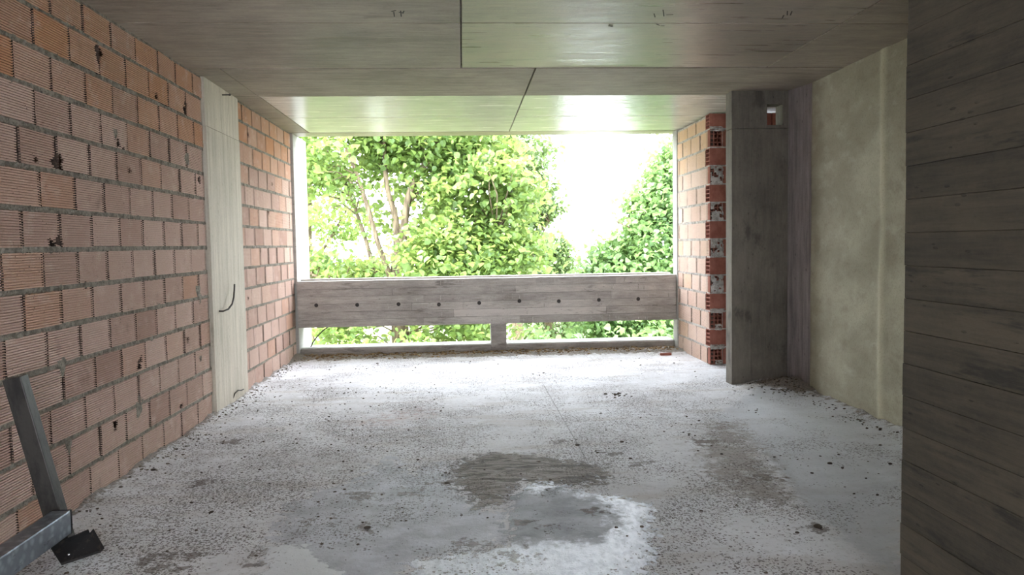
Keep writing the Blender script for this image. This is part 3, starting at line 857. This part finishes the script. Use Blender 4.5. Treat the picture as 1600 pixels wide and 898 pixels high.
# steel frame in the lower left corner
fr = empty('steel_frame', (-1.80, 3.5, 0))
tag(fr, 'grey steel frame leaning by the brick wall in the lower left corner', 'steel frame')
FO = Vector((-1.80, 3.5, 0))
def oriented_box(b, c0, c1, wx, wy, mat=0, bev=0.004):
    """Rectangular tube between two points, wx across X and wy across the other way, with rounded edges."""
    c0, c1 = Vector(c0), Vector(c1); d = (c1 - c0).normalized()
    ax = Vector((1, 0, 0)); ax = (ax - d * ax.dot(d)).normalized() if abs(d.x) < 0.9 else Vector((0, 1, 0))
    ay = d.cross(ax)
    sec = []
    for sx, sy in ((1, 1), (-1, 1), (-1, -1), (1, -1)):
        cx, cy = sx * (wx / 2 - bev), sy * (wy / 2 - bev); a0 = math.atan2(sy, sx) - math.pi / 4
        for k in range(3):
            t = a0 + math.pi / 4 * k
            sec.append((cx + bev * math.cos(t), cy + bev * math.sin(t)))
    n = len(sec); vs = [tuple(c0 + ax * x + ay * y - FO) for x, y in sec] + [tuple(c1 + ax * x + ay * y - FO) for x, y in sec]
    fs = [(k, (k+1) % n, n + (k+1) % n, n + k) for k in range(n)] + [tuple(range(n))[::-1], tuple(range(n, 2*n))]
    b.add(vs, fs, mat)
b = MB(); oriented_box(b, (-1.862, 3.612, 0.005), (-2.030, 3.575, 0.828), 0.082, 0.062)
rel_ = b.build('post', M_dull, fr)
b = MB()
# rail: an upturned U channel, open below
rx0, rx1, rz0, rz1, ry0, ry1 = -1.862, -1.782, 0.128, 0.232, 1.55, 3.51
def fbox(b, a, c, mat=0, bev=0.0015):
    b.box([a[i] - FO[i] for i in range(3)], [c[i] - FO[i] for i in range(3)], mat, bev=bev)
fbox(b, (rx0, ry0, rz1 - 0.004), (rx1, ry1, rz1))
fbox(b, (rx0, ry0, rz0), (rx0 + 0.004, ry1, rz1 - 0.004))
fbox(b, (rx1 - 0.004, ry0, rz0), (rx1, ry1, rz1 - 0.004))
fbox(b, (rx0, ry0, rz0), (rx0 + 0.018, ry1, rz0 + 0.004))
fbox(b, (rx1 - 0.018, ry0, rz0), (rx1, ry1, rz0 + 0.004))
rail = b.build('rail', M_galv, fr)
b = MB(); fbox(b, (rx0 - 0.002, ry1 - 0.006, rz0 - 0.002), (rx1 + 0.003, ry1 + 0.004, rz1 + 0.002))
b.build('end_cap', M_black, rail)
b = MB(); fbox(b, (rx0 + 0.01, 1.60, 0.0), (rx1 - 0.01, 1.66, rz0 + 0.002))
b.build('leg', M_dull, fr)
# foot bracket
b = MB()
BLc, BRc, TLc, TRc = Vector((-1.799, 3.44, 0.010)), Vector((-1.658, 3.50, 0.038)), Vector((-1.871, 3.50, 0.060)), Vector((-1.730, 3.56, 0.106))
nrm = (BRc - BLc).cross(TLc - BLc).normalized()
if nrm.z < 0: nrm = -nrm
def slab4(b, a, c, d, e, th):
    vs = [tuple(p - FO) for p in (a, c, d, e)] + [tuple(p - nrm * th - FO) for p in (a, c, d, e)]
    b.add(vs, [(0,1,2,3),(7,6,5,4),(0,4,5,1),(1,5,6,2),(2,6,7,3),(3,7,4,0)])
slab4(b, BLc, BRc, TRc, TLc, 0.004)
for p, q, inn in ((TLc, TRc, (BLc - TLc)), (BLc, BRc, (TLc - BLc))):
    i_ = inn.normalized() * 0.004
    h_ = nrm * (0.028 if p is TLc else 0.014)
    vs = [tuple(v - FO) for v in (p, q, q + h_, p + h_, p + i_, q + i_, q + i_ + h_, p + i_ + h_)]
    b.add(vs, [(0,1,2,3),(7,6,5,4),(0,4,5,1),(1,5,6,2),(2,6,7,3),(3,7,4,0)])
lip = (BRc - BLc).normalized()
vs = [tuple(v - FO) for v in (BRc, TRc, TRc + lip * 0.02 + nrm * 0.02, BRc + lip * 0.02 + nrm * 0.02, BRc - nrm * 0.004, TRc - nrm * 0.004, TRc + lip * 0.02 + nrm * 0.016, BRc + lip * 0.02 + nrm * 0.016)]
b.add(vs, [(0,1,2,3),(7,6,5,4),(0,4,5,1),(1,5,6,2),(2,6,7,3),(3,7,4,0)])
br = b.build('foot_bracket', M_black, fr)
for s, t in ((0.30, 0.42), (0.70, 0.48)):
    c = BLc + (BRc - BLc) * s + (TLc - BLc) * t
    b = MB()
    b.tube([tuple(c - FO - nrm * 0.002), tuple(c - FO + nrm * 0.004), tuple(c - FO + nrm * 0.006)], [0.007, 0.007, 0.004], 10)
    b.build('screw', M_screw, br)

# loose crumbs: one thing each
def lump_mesh(name, seed, mat):
    r = np.random.default_rng(seed)
    import bmesh
    bm = bmesh.new(); bmesh.ops.create_icosphere(bm, subdivisions=2, radius=1.0)
    off = r.random(2) * 50
    for v in bm.verts:
        a = v.co.copy()
        k = 0.72 + 0.6 * float(fbm(np.array(a.x * 1.4 + off[0] + a.z), np.array(a.y * 1.4 + off[1] - a.z), 3))
        v.co = a * k
        v.co.z = v.co.z * 0.55
        if v.co.z < -0.25: v.co.z = -0.25
    me = bpy.data.meshes.new(name); bm.to_mesh(me); bm.free()
    for nm in ('tint', 'gloss'): me.attributes.new(nm, 'FLOAT', 'POINT')
    me.materials.append(mat)
    return me
lm = [lump_mesh('mortar_crumb', 3 + i, M_dirt) for i in range(4)]
CR = [(-0.5,3.77,.03),(-1.04,9.12,.03),(0.06,9.08,.018),(2.38,8.58,.025),(2.42,4.8,.016),(2.27,4.61,.03),(2.62,4.54,.022),(2.07,4.43,.02),(0.76,5.19,.03),(1.08,5.23,.028),
      (1.69,3.55,.035),(1.56,3.49,.02),(1.05,4.82,.024),(-0.12,4.44,.03),(-1.98,4.91,.03),(-1.52,4.26,.022),(-1.36,4.09,.026),(0.72,8.11,.02),(0.84,8.17,.022),(0.78,8.02,.018),(0.9,8.06,.014)]
root = None
for i, (x, y, s) in enumerate(CR):
    s *= 0.55
    o = bpy.data.objects.new('mortar_crumb', lm[i % 4]); COL.objects.link(o)
    o.scale = (s, s * random.uniform(0.7, 1.1), s * 0.8)
    o.rotation_euler = (0, 0, random.uniform(0, 6.28))
    o.location = (x, y, floor_z(x, y) + s * 0.8 * 0.2)
    tag(o, 'loose dark crumb of mortar lying out on the open concrete floor', 'mortar crumb', 'loose mortar crumbs on the floor')
for i in range(16):
    x, y = 1.36 + random.gauss(0, 0.09), 6.86 + random.gauss(0, 0.06); s = random.uniform(0.007, 0.017)
    o = bpy.data.objects.new('stone_chip', lm[i % 4]); COL.objects.link(o)
    o.scale = (s, s * random.uniform(0.7, 1.1), s * 0.9); o.rotation_euler = (0, 0, random.uniform(0, 6.28))
    o.location = (x, y, floor_z(x, y) + s * 0.18)
    tag(o, 'dark chip in the little cluster of chips in front of the column', 'stone chip', 'cluster of chips on the floor')
b = MB(); zf = floor_z(2.47, 9.23)
b.box((-0.07, -0.02, 0), (0.07, 0.02, 0.03), 0, bev=0.004)
o = b.build('brick_shard', M_red); o.location = (2.45, 9.2, zf - 0.002); o.rotation_euler = (0, 0, 0.2)
tag(o, 'flat brick shard on the floor by the foot of the brick pier', 'brick shard')

# uncountable rubble
_t = (1 + 5 ** 0.5) / 2
ICO_V = np.array([(-1,_t,0),(1,_t,0),(-1,-_t,0),(1,-_t,0),(0,-1,_t),(0,1,_t),(0,-1,-_t),(0,1,-_t),(_t,0,-1),(_t,0,1),(-_t,0,-1),(-_t,0,1)]) / 1.9
ICO_F = np.array([(0,11,5),(0,5,1),(0,1,7),(0,7,10),(0,10,11),(1,5,9),(5,11,4),(11,10,2),(10,7,6),(7,1,8),(3,9,4),(3,4,2),(3,2,6),(3,6,8),(3,8,9),(4,9,5),(2,4,11),(6,2,10),(8,6,7),(9,8,1)])
def rubble(name, pts, sizes, mat, label, cat):
    n = len(pts)
    V = ICO_V[None] * (0.7 + 0.6 * rng.random((n, 12, 1))) * sizes[:, None, None]
    V[:, :, 2] *= 0.6
    a = rng.random(n) * 6.28; c, s = np.cos(a), np.sin(a)
    x = V[:, :, 0] * c[:, None] - V[:, :, 1] * s[:, None]; y = V[:, :, 0] * s[:, None] + V[:, :, 1] * c[:, None]
    V = np.stack([x * 1.25, y, V[:, :, 2]], -1)
    P = np.array([(px, py, floor_z(px, py)) for px, py in pts])
    P[:, 2] += sizes * 0.2
    V = V + P[:, None]
    F = (ICO_F[None] + 12 * np.arange(n)[:, None, None]).reshape(-1, 3)
    o = np_mesh(name, V.reshape(-1, 3), F, mat, {'tint': np.full(n * 12, 0.5), 'gloss': np.full(n * 12, 0.5)})
    return tag(o, label, cat, kind='stuff')
n = 1500
pts = np.stack([XL + 0.04 + np.abs(rng.normal(0, 0.10, n)), rng.uniform(2.2, 9.5, n)], -1)
pts = pts[(fbm(pts[:, 0] * 2, pts[:, 1] * 1.3, 3) > 0.42) | (rng.random(n) < 0.3)]
rubble('rubble', pts, 0.002 + 0.009 * rng.random(len(pts)) ** 4, M_crumb, 'fine mortar rubble along the foot of the left brick wall', 'rubble')
n = 1400
pts = np.stack([rng.uniform(-2.0, 2.68, n), 9.80 - np.abs(rng.normal(0.02, 0.16, n))], -1)
pts = pts[(pts[:, 1] > 9.3) & (pts[:, 1] < 9.78)]
rubble('gravel', pts, 0.006 + 0.014 * rng.random(len(pts)) ** 2, M_gravel, 'brown gravel along the kerb under the parapet', 'gravel')
n = 700
pts = np.stack([2.93 + rng.normal(0, 0.15, n), 6.93 + rng.normal(0, 0.16, n)], -1)
extra = np.stack([XR - 0.05 - np.abs(rng.normal(0, 0.12, 350)), rng.uniform(4.5, 6.9, 350)], -1)
pts = np.concatenate([pts, extra]); pts = pts[(pts[:, 0] < 3.08) & (pts[:, 1] < 7.14)]
rubble('rubble', pts, 0.002 + 0.010 * rng.random(len(pts)) ** 6, M_dirt, 'dark dirt and rubble at the foot of the plastered wall and column', 'rubble')
n = 2600
pts = np.stack([rng.uniform(-1.80, 2.66, n), rng.uniform(2.4, 9.1, n)], -1)
dn = fbm(pts[:, 0] * 1.2 + 4, pts[:, 1] * 1.2, 4) + 0.12 * (pts[:, 0] < -0.2) - 0.1 * (pts[:, 1] > 7)
pts = pts[(dn > 0.52) | (rng.random(n) < 0.12)]
for nm in ('paste', 'lump'):
    pts = pts[(sdf(POLY[nm], pts[:, 0], pts[:, 1]) < 0) | (rng.random(len(pts)) < 0.25)]
rubble('grit', pts, 0.002 + 0.007 * rng.random(len(pts)) ** 3, M_dirt, 'fine dark grit scattered over the concrete floor', 'grit')

# ================================================================ OUTSIDE
def leaf_mat(name, c0, c1, trans):
    n = NT(name)
    t = n.attr('tint')
    col = n.mix(t, c0, c1)
    n.done(col, 0.42, spec=0.45)
    tr = n.n('ShaderNodeBsdfTranslucent')
    n.set(tr.inputs['Color'], n.mix(0.5, col, trans))
    mx = n.n('ShaderNodeMixShader'); mx.inputs[0].default_value = 0.42
    n.t.links.new(n.bsdf.outputs[0], mx.inputs[1]); n.t.links.new(tr.outputs[0], mx.inputs[2])
    n.t.links.new(mx.outputs[0], n.out.inputs[0])
    return n.mat
M_leaf = leaf_mat('lime_leaf', L(56, 84, 40), L(114, 140, 70), L(190, 204, 112))
M_leaf_b = leaf_mat('blue_green_leaf', L(66, 96, 58), L(124, 152, 92), L(160, 188, 108))
M_leaf_d = leaf_mat('dull_leaf', L(66, 86, 52), L(108, 130, 78), L(140, 160, 90))
def bark_mat():
    n = NT('bark')
    c = n.mix(n.step(n.noise((14, 14, 3), 1, 5, 0.65), 0.35, 0.65), L(78, 68, 54), L(122, 108, 86))
    return n.done(c, 0.9, n.bump(n.noise((20, 20, 4), 1, 4), 0.02), 0.2)
M_bark = bark_mat()
def ground_mat():
    n = NT('lawn_ground')
    c = n.mix(n.step(n.noise(3, 1, 5, 0.6), 0.35, 0.65), L(104, 106, 78), L(140, 142, 110))
    return n.done(c, 0.95, n.bump(n.noise(30, 1, 3), 0.02), 0.1)
M_ground = ground_mat()
def curve_pts(ctrl, n=10):
    """Catmull-Rom through control points (x,y,z,r)."""
    c = [np.array(p, float) for p in ctrl]; c = [2*c[0] - c[1]] + c + [2*c[-1] - c[-2]]
    out = []
    for i in range(1, len(c) - 2):
        for k in range(n):
            t = k / n
            out.append(0.5 * ((2*c[i]) + (-c[i-1] + c[i+1]) * t + (2*c[i-1] - 5*c[i] + 4*c[i+1] - c[i+2]) * t*t + (-c[i-1] + 3*c[i] - 3*c[i+1] + c[i+2]) * t**3))
    out.append(c[-2]); return np.array(out)

def leaves(name, centers, per, spread, size, mat, parent, droop=0.5):
    nc = len(centers); n = nc * per
    cl = np.repeat(np.arange(nc), per)
    p = centers[cl] + rng.normal(0, 1, (n, 3)) * np.array(spread)
    s = size * (0.6 + 0.7 * rng.random(n))
    # leaf axis: outward/downward, normal mostly up
    az = rng.random(n) * 2 * np.pi; el = -droop + rng.normal(0, 0.45, n)
    d = np.stack([np.cos(az) * np.cos(el), np.sin(az) * np.cos(el), np.sin(el)], -1)
    upv = np.array([0, 0, 1.0]) + rng.normal(0, 0.45, (n, 3))
    w = np.cross(d, upv); w /= np.linalg.norm(w, axis=1, keepdims=True) + 1e-9
    nm = np.cross(w, d)
    shape = np.array([(0, 0, 0), (0.36, 0.16, 0.10), (0.46, 0.42, 0.12), (0.27, 0.75, 0.06), (0, 1.0, -0.10), (-0.27, 0.75, 0.06), (-0.46, 0.42, 0.12), (-0.36, 0.16, 0.10), (0, 0.5, 0.0)])
    V = p[:, None] + s[:, None, None] * (shape[None, :, 0:1] * w[:, None] + (shape[None, :, 1:2] - 0.4) * d[:, None] + shape[None, :, 2:3] * nm[:, None])
    q = np.array([(0, 1, 2, 8), (8, 2, 3, 4), (0, 8, 6, 7), (8, 4, 5, 6)])
    F = (q[None] + 9 * np.arange(n)[:, None, None]).reshape(-1, 4)
    ct = rng.normal(0, 0.16, nc)[cl]
    t = np.clip(0.5 + ct + rng.normal(0, 0.2, n), 0, 1)
    o = np_mesh(name, V.reshape(-1, 3), F, mat, {'tint': np.repeat(t, 9)}, parent=parent)
    return o

def tree(name, base, trunk, limbs, lumps_, n_cl, per, size, mat, label, spread=0.2, twigs=True, group=None, bare=()):
    """trunk and limbs are lists of (x,y,z,r) in world metres; lumps_ = crown ellipsoids (x,y,z,rx,ry,rz,weight)."""
    B = np.array(base)
    root = empty(name, base); tag(root, label, 'tree', group)
    tb = MB(); c = curve_pts(trunk); tb.tube([tuple(p[:3] - B) for p in c], list(c[:, 3]), 12)
    tb.build('trunk', M_bark, root, smooth=True)
    sk = [c]
    for lb in limbs:
        b2 = MB(); c = curve_pts(lb); b2.tube([tuple(p[:3] - B) for p in c], list(c[:, 3]), 8); sk.append(c)
        b2.build('branch', M_bark, root, smooth=True)
    w = np.array([l[6] for l in lumps_]); w = w / w.sum()
    k = rng.choice(len(lumps_), n_cl, p=w)
    Lm = np.array(lumps_)[k]
    v = rng.normal(0, 1, (n_cl, 3)); v /= np.linalg.norm(v, axis=1, keepdims=True)
    rad = (0.35 + 0.65 * rng.random(n_cl) ** 0.5)
    cen = Lm[:, :3] + v * rad[:, None] * Lm[:, 3:6]
    if bare:                                   # keep the stem and fork clear of leaves on the near side
        keep = np.ones(len(cen), bool)
        for x0, x1, z0, z1, y, share in bare:
            hit = (cen[:, 0] > x0) & (cen[:, 0] < x1) & (cen[:, 2] > z0) & (cen[:, 2] < z1) & (cen[:, 1] < y)
            keep &= ~(hit & (rng.random(len(cen)) < share))
        cen = cen[keep]; n_cl = len(cen)
    sp = np.full((1, 3), spread) * np.array([1, 1, 0.65])
    leaves('foliage', cen - B, per, sp, size, mat, root)['kind'] = 'stuff'
    if twigs:
        allp = np.concatenate(sk)[:, :3]
        tb = MB()
        for q in cen[::4]:
            d = np.linalg.norm(allp - q, axis=1) + 0.6 * np.maximum(0, allp[:, 2] - q[2] + 0.2)
            a = allp[np.argmin(d)]
            if np.linalg.norm(a - q) > 2.2: continue
            mid = (a + q) / 2 + np.array([0, 0, 0.12]) + rng.normal(0, 0.06, 3)
            tb.tube([tuple(a - B), tuple(mid - B), tuple(q - B)], [0.018, 0.012, 0.005], 5)
        if tb.v: tb.build('twigs', M_bark, root, smooth=True)['kind'] = 'stuff'
    return root

GZ = -3.2
b = MB(); b.box((-40, 10.6, GZ - 0.2), (40, 80, GZ)); o = b.build('ground', M_ground)
tag(o, 'grassy ground below the trees outside the opening', 'ground', kind='structure')

tree('lime_tree', (-1.2, 14.5, GZ),
     [(-1.2, 14.5, GZ, .24), (-1.2, 14.5, -1.2, .18), (-1.21, 14.5, -.3, .165), (-1.23, 14.5, .8, .14), (-1.2, 14.5, 1.25, .12)],
     [[(-1.22, 14.5, 1.15, .085), (-1.25, 14.5, 1.9, .065), (-1.38, 14.4, 2.5, .05), (-1.42, 14.4, 3.4, .035), (-1.5, 14.4, 4.4, .02)],
      [(-1.18, 14.5, 1.1, .09), (-1.08, 14.45, 1.8, .075), (-.95, 14.4, 2.4, .06), (-.62, 14.4, 3.0, .045), (-.2, 14.4, 3.7, .03), (.1, 14.4, 4.4, .02)],
      [(-1.28, 14.5, .55, .06), (-1.55, 14.3, 1.4, .05), (-1.75, 14.2, 2.2, .042), (-2.0, 14.1, 3.0, .03), (-2.4, 14.1, 3.9, .02)],
      [(-1.3, 14.5, .3, .05), (-1.62, 14.6, .8, .045), (-1.9, 14.8, 1.7, .035), (-2.2, 14.9, 2.6, .02)],
      [(-1.2, 14.4, .9, .05), (-.75, 14.2, 1.25, .04), (-.1, 14.0, 1.5, .03), (.6, 13.9, 1.55, .015)],
      [(-1.0, 14.45, 2.2, .045), (-.5, 14.7, 2.6, .03), (.3, 14.9, 2.7, .02), (1.0, 14.9, 2.6, .012)],
      [(-1.3, 14.5, .2, .045), (-2.0, 14.1, .55, .035), (-2.7, 13.9, .9, .02)]],
     [(-2.6, 14.2, .7, 1.2, .9, .6, 1.1), (-2.3, 14.3, 3.2, 1.4, 1.1, .8, 1.5), (-3.0, 14.6, 2.2, .8, .9, .7, .35), (-.3, 13.6, 1.1, 1.0, .8, .6, 1.7), (.3, 14.2, 2.5, 1.2, 1.0, .8, 2.0),
      (-.6, 14.5, 3.5, 1.5, 1.0, .6, 1.9), (.6, 14.2, 1.2, .9, .8, .6, 1.2), (-1.3, 15.2, 2.4, 1.2, .7, .9, .7), (-.9, 14.0, -.3, 2.0, .9, .45, 1.0), (-1.0, 13.9, .35, .9, .5, .3, .4)],
     900, 34, .115, M_leaf, 'big lime-green tree with forked trunk in the left half of the opening', 0.2,
     bare=[(-1.75, -.85, -1.2, 1.3, 14.75, .93), (-2.2, -.6, 1.3, 3.4, 14.5, .6), (-3.4, -1.6, 1.2, 2.5, 16, .45)])
tree('maple_tree', (5.2, 15.5, GZ),
     [(5.2, 15.5, GZ, .22), (5.2, 15.5, -1, .17), (5.1, 15.5, 1, .13), (5.0, 15.5, 3, .06)],
     [[(5.15, 15.5, .2, .07), (4.4, 15.2, .9, .05), (3.6, 15.0, 1.5, .03), (3.0, 15.0, 1.8, .015)], [(5.15, 15.5, -.4, .06), (4.2, 15.2, .1, .04), (3.2, 15.0, .5, .02)], [(5.1, 15.5, 1.2, .06), (4.5, 15.3, 2.0, .04), (4.2, 15.2, 2.8, .02)]],
     [(4.1, 15.0, 1.1, 1.3, .9, .8, 2.0), (4.6, 15.2, 2.3, .9, .8, .9, 1.3), (3.3, 14.9, .9, .75, .7, .6, 1.0), (4.0, 14.8, -.1, 1.5, .9, .7, 1.8), (5.2, 15.5, 2.6, 1.0, 1, 1.0, 0.7), (2.8, 15.0, -.2, .8, .8, .6, .8), (3.7, 15.0, 1.9, .5, .6, .45, .6), (4.5, 15.2, 2.9, .7, .7, .7, 1.0), (4.0, 15.1, 2.3, .6, .6, .5, .7), (3.0, 15.0, .7, .7, .7, .6, .9), (2.6, 15, .3, .5, .5, .5, .5)],
     760, 32, .105, M_leaf_b, 'leafy green tree filling the right end of the opening', 0.2)
tree('distant_tree', (2.55, 23, GZ),
     [(2.55, 23, GZ, .2), (2.55, 23, -1, .14), (2.6, 23, .8, .06)],
     [[(2.55, 23, -.4, .05), (2.2, 23, .3, .03), (1.9, 23, .8, .015)], [(2.6, 23, -.2, .05), (3.0, 23, .5, .03), (3.2, 23, .8, .015)]],
     [(2.55, 23, .9, .75, .7, .7, 1.5), (2.2, 23, .1, .9, .7, .6, 1.2), (3.0, 23, .0, .8, .7, .5, 1.0), (2.5, 23, -1.0, 1.5, .9, .8, 1.0)],
     480, 28, .11, M_leaf_d, 'small dull green tree farther off, in the gap between the two large trees', 0.17)
tree('slender_tree', (1.3, 19, GZ),
     [(1.3, 19, GZ, .18), (1.3, 19, 0, .13), (1.25, 19, 2, .09), (1.2, 19, 4, .04)],
     [[(1.28, 19, 1.2, .05), (1.6, 19, 2.2, .03), (2.0, 19, 2.9, .015)], [(1.25, 19, 2.0, .05), (.8, 19, 3.0, .03), (.5, 19, 3.8, .015)], [(1.28, 19, .6, .05), (1.7, 18.8, 1.2, .03), (2.1, 18.7, 1.9, .012)]],
     [(1.3, 19, 3.6, .95, .9, .8, 1.6), (1.5, 19, 2.5, .85, .8, .7, 1.5), (.9, 19, 1.6, .9, .8, .7, 1.0), (1.3, 19, .6, .8, .8, .6, .8), (2.0, 19, 2.2, .35, .4, .3, .3)],
     420, 28, .105, M_leaf_d, 'fine-leaved tree behind the right side of the big forked tree', 0.17)

tree('pale_tree', (-4.6, 23, GZ),
     [(-4.6, 23, GZ, .2), (-4.6, 23, 0, .14), (-4.5, 23, 2.5, .09), (-4.4, 23, 5, .04)],
     [[(-4.6, 23, .6, .06), (-3.8, 23, 1.8, .04), (-3.2, 23, 2.8, .02)], [(-4.5, 23, 1.6, .06), (-5.2, 23, 3.0, .03), (-5.6, 23, 4.0, .015)]],
     [(-4.4, 23, 3.6, 1.4, 1, 1.0, 1.2), (-3.6, 23, 2.2, 1.2, 1, .7, .8), (-4.6, 23, .4, 1.4, 1, .9, 1.3), (-3.0, 23, .2, 1.4, 1, .8, 1.3), (-1.4, 23, .6, 1.6, 1, 1.0, 1.0)],
     360, 28, .12, M_leaf, 'pale yellow-green tree farther back at the left edge of the opening', 0.2)

def shrub(x, y, z, rx, rz, ncl, mat, label, size=.125):
    root = empty('shrub', (x, y, GZ)); tag(root, label, 'shrub', 'shrubs below the parapet')
    b2 = MB()
    for k in range(6):
        a = k * 1.05 + random.random(); e = (math.cos(a) * rx * .6, math.sin(a) * .5, z - GZ + random.uniform(-.3, .3) * rz)
        b2.tube([(0, 0, 0), (e[0] * .3, e[1] * .3, e[2] * .5), e], [.035, .022, .008], 6)
    b2.build('stems', M_bark, root, smooth=True)
    v = rng.normal(0, 1, (ncl, 3)); v /= np.linalg.norm(v, axis=1, keepdims=True)
    ncl_ = ncl
    cen = v * (0.4 + 0.6 * rng.random((ncl, 1)) ** .5) * np.array([rx, .9, rz]) + np.array([0, 0, z - GZ])
    cen = cen[np.abs(cen[:, 0] + x + 1.08) > 0.26]
    leaves('foliage', cen, 34, np.array([[.2, .2, .13]]), size, mat, root)['kind'] = 'stuff'
shrub(-2.6, 12.6, -1.1, 1.1, .95, 70, M_leaf, 'bright green shrub seen through the slot under the left half of the parapet')
shrub(-.4, 13.0, -1.1, 1.2, .9, 80, M_leaf, 'yellow-green shrub behind the short post of the parapet')
shrub(1.7, 12.9, -1.05, 1.2, .85, 90, M_leaf_b, 'dense green shrub seen through the slot just right of the short post')
shrub(3.6, 13.2, -1.0, 1.3, .9, 90, M_leaf_b, 'dark green shrub at the right end of the slot under the parapet')
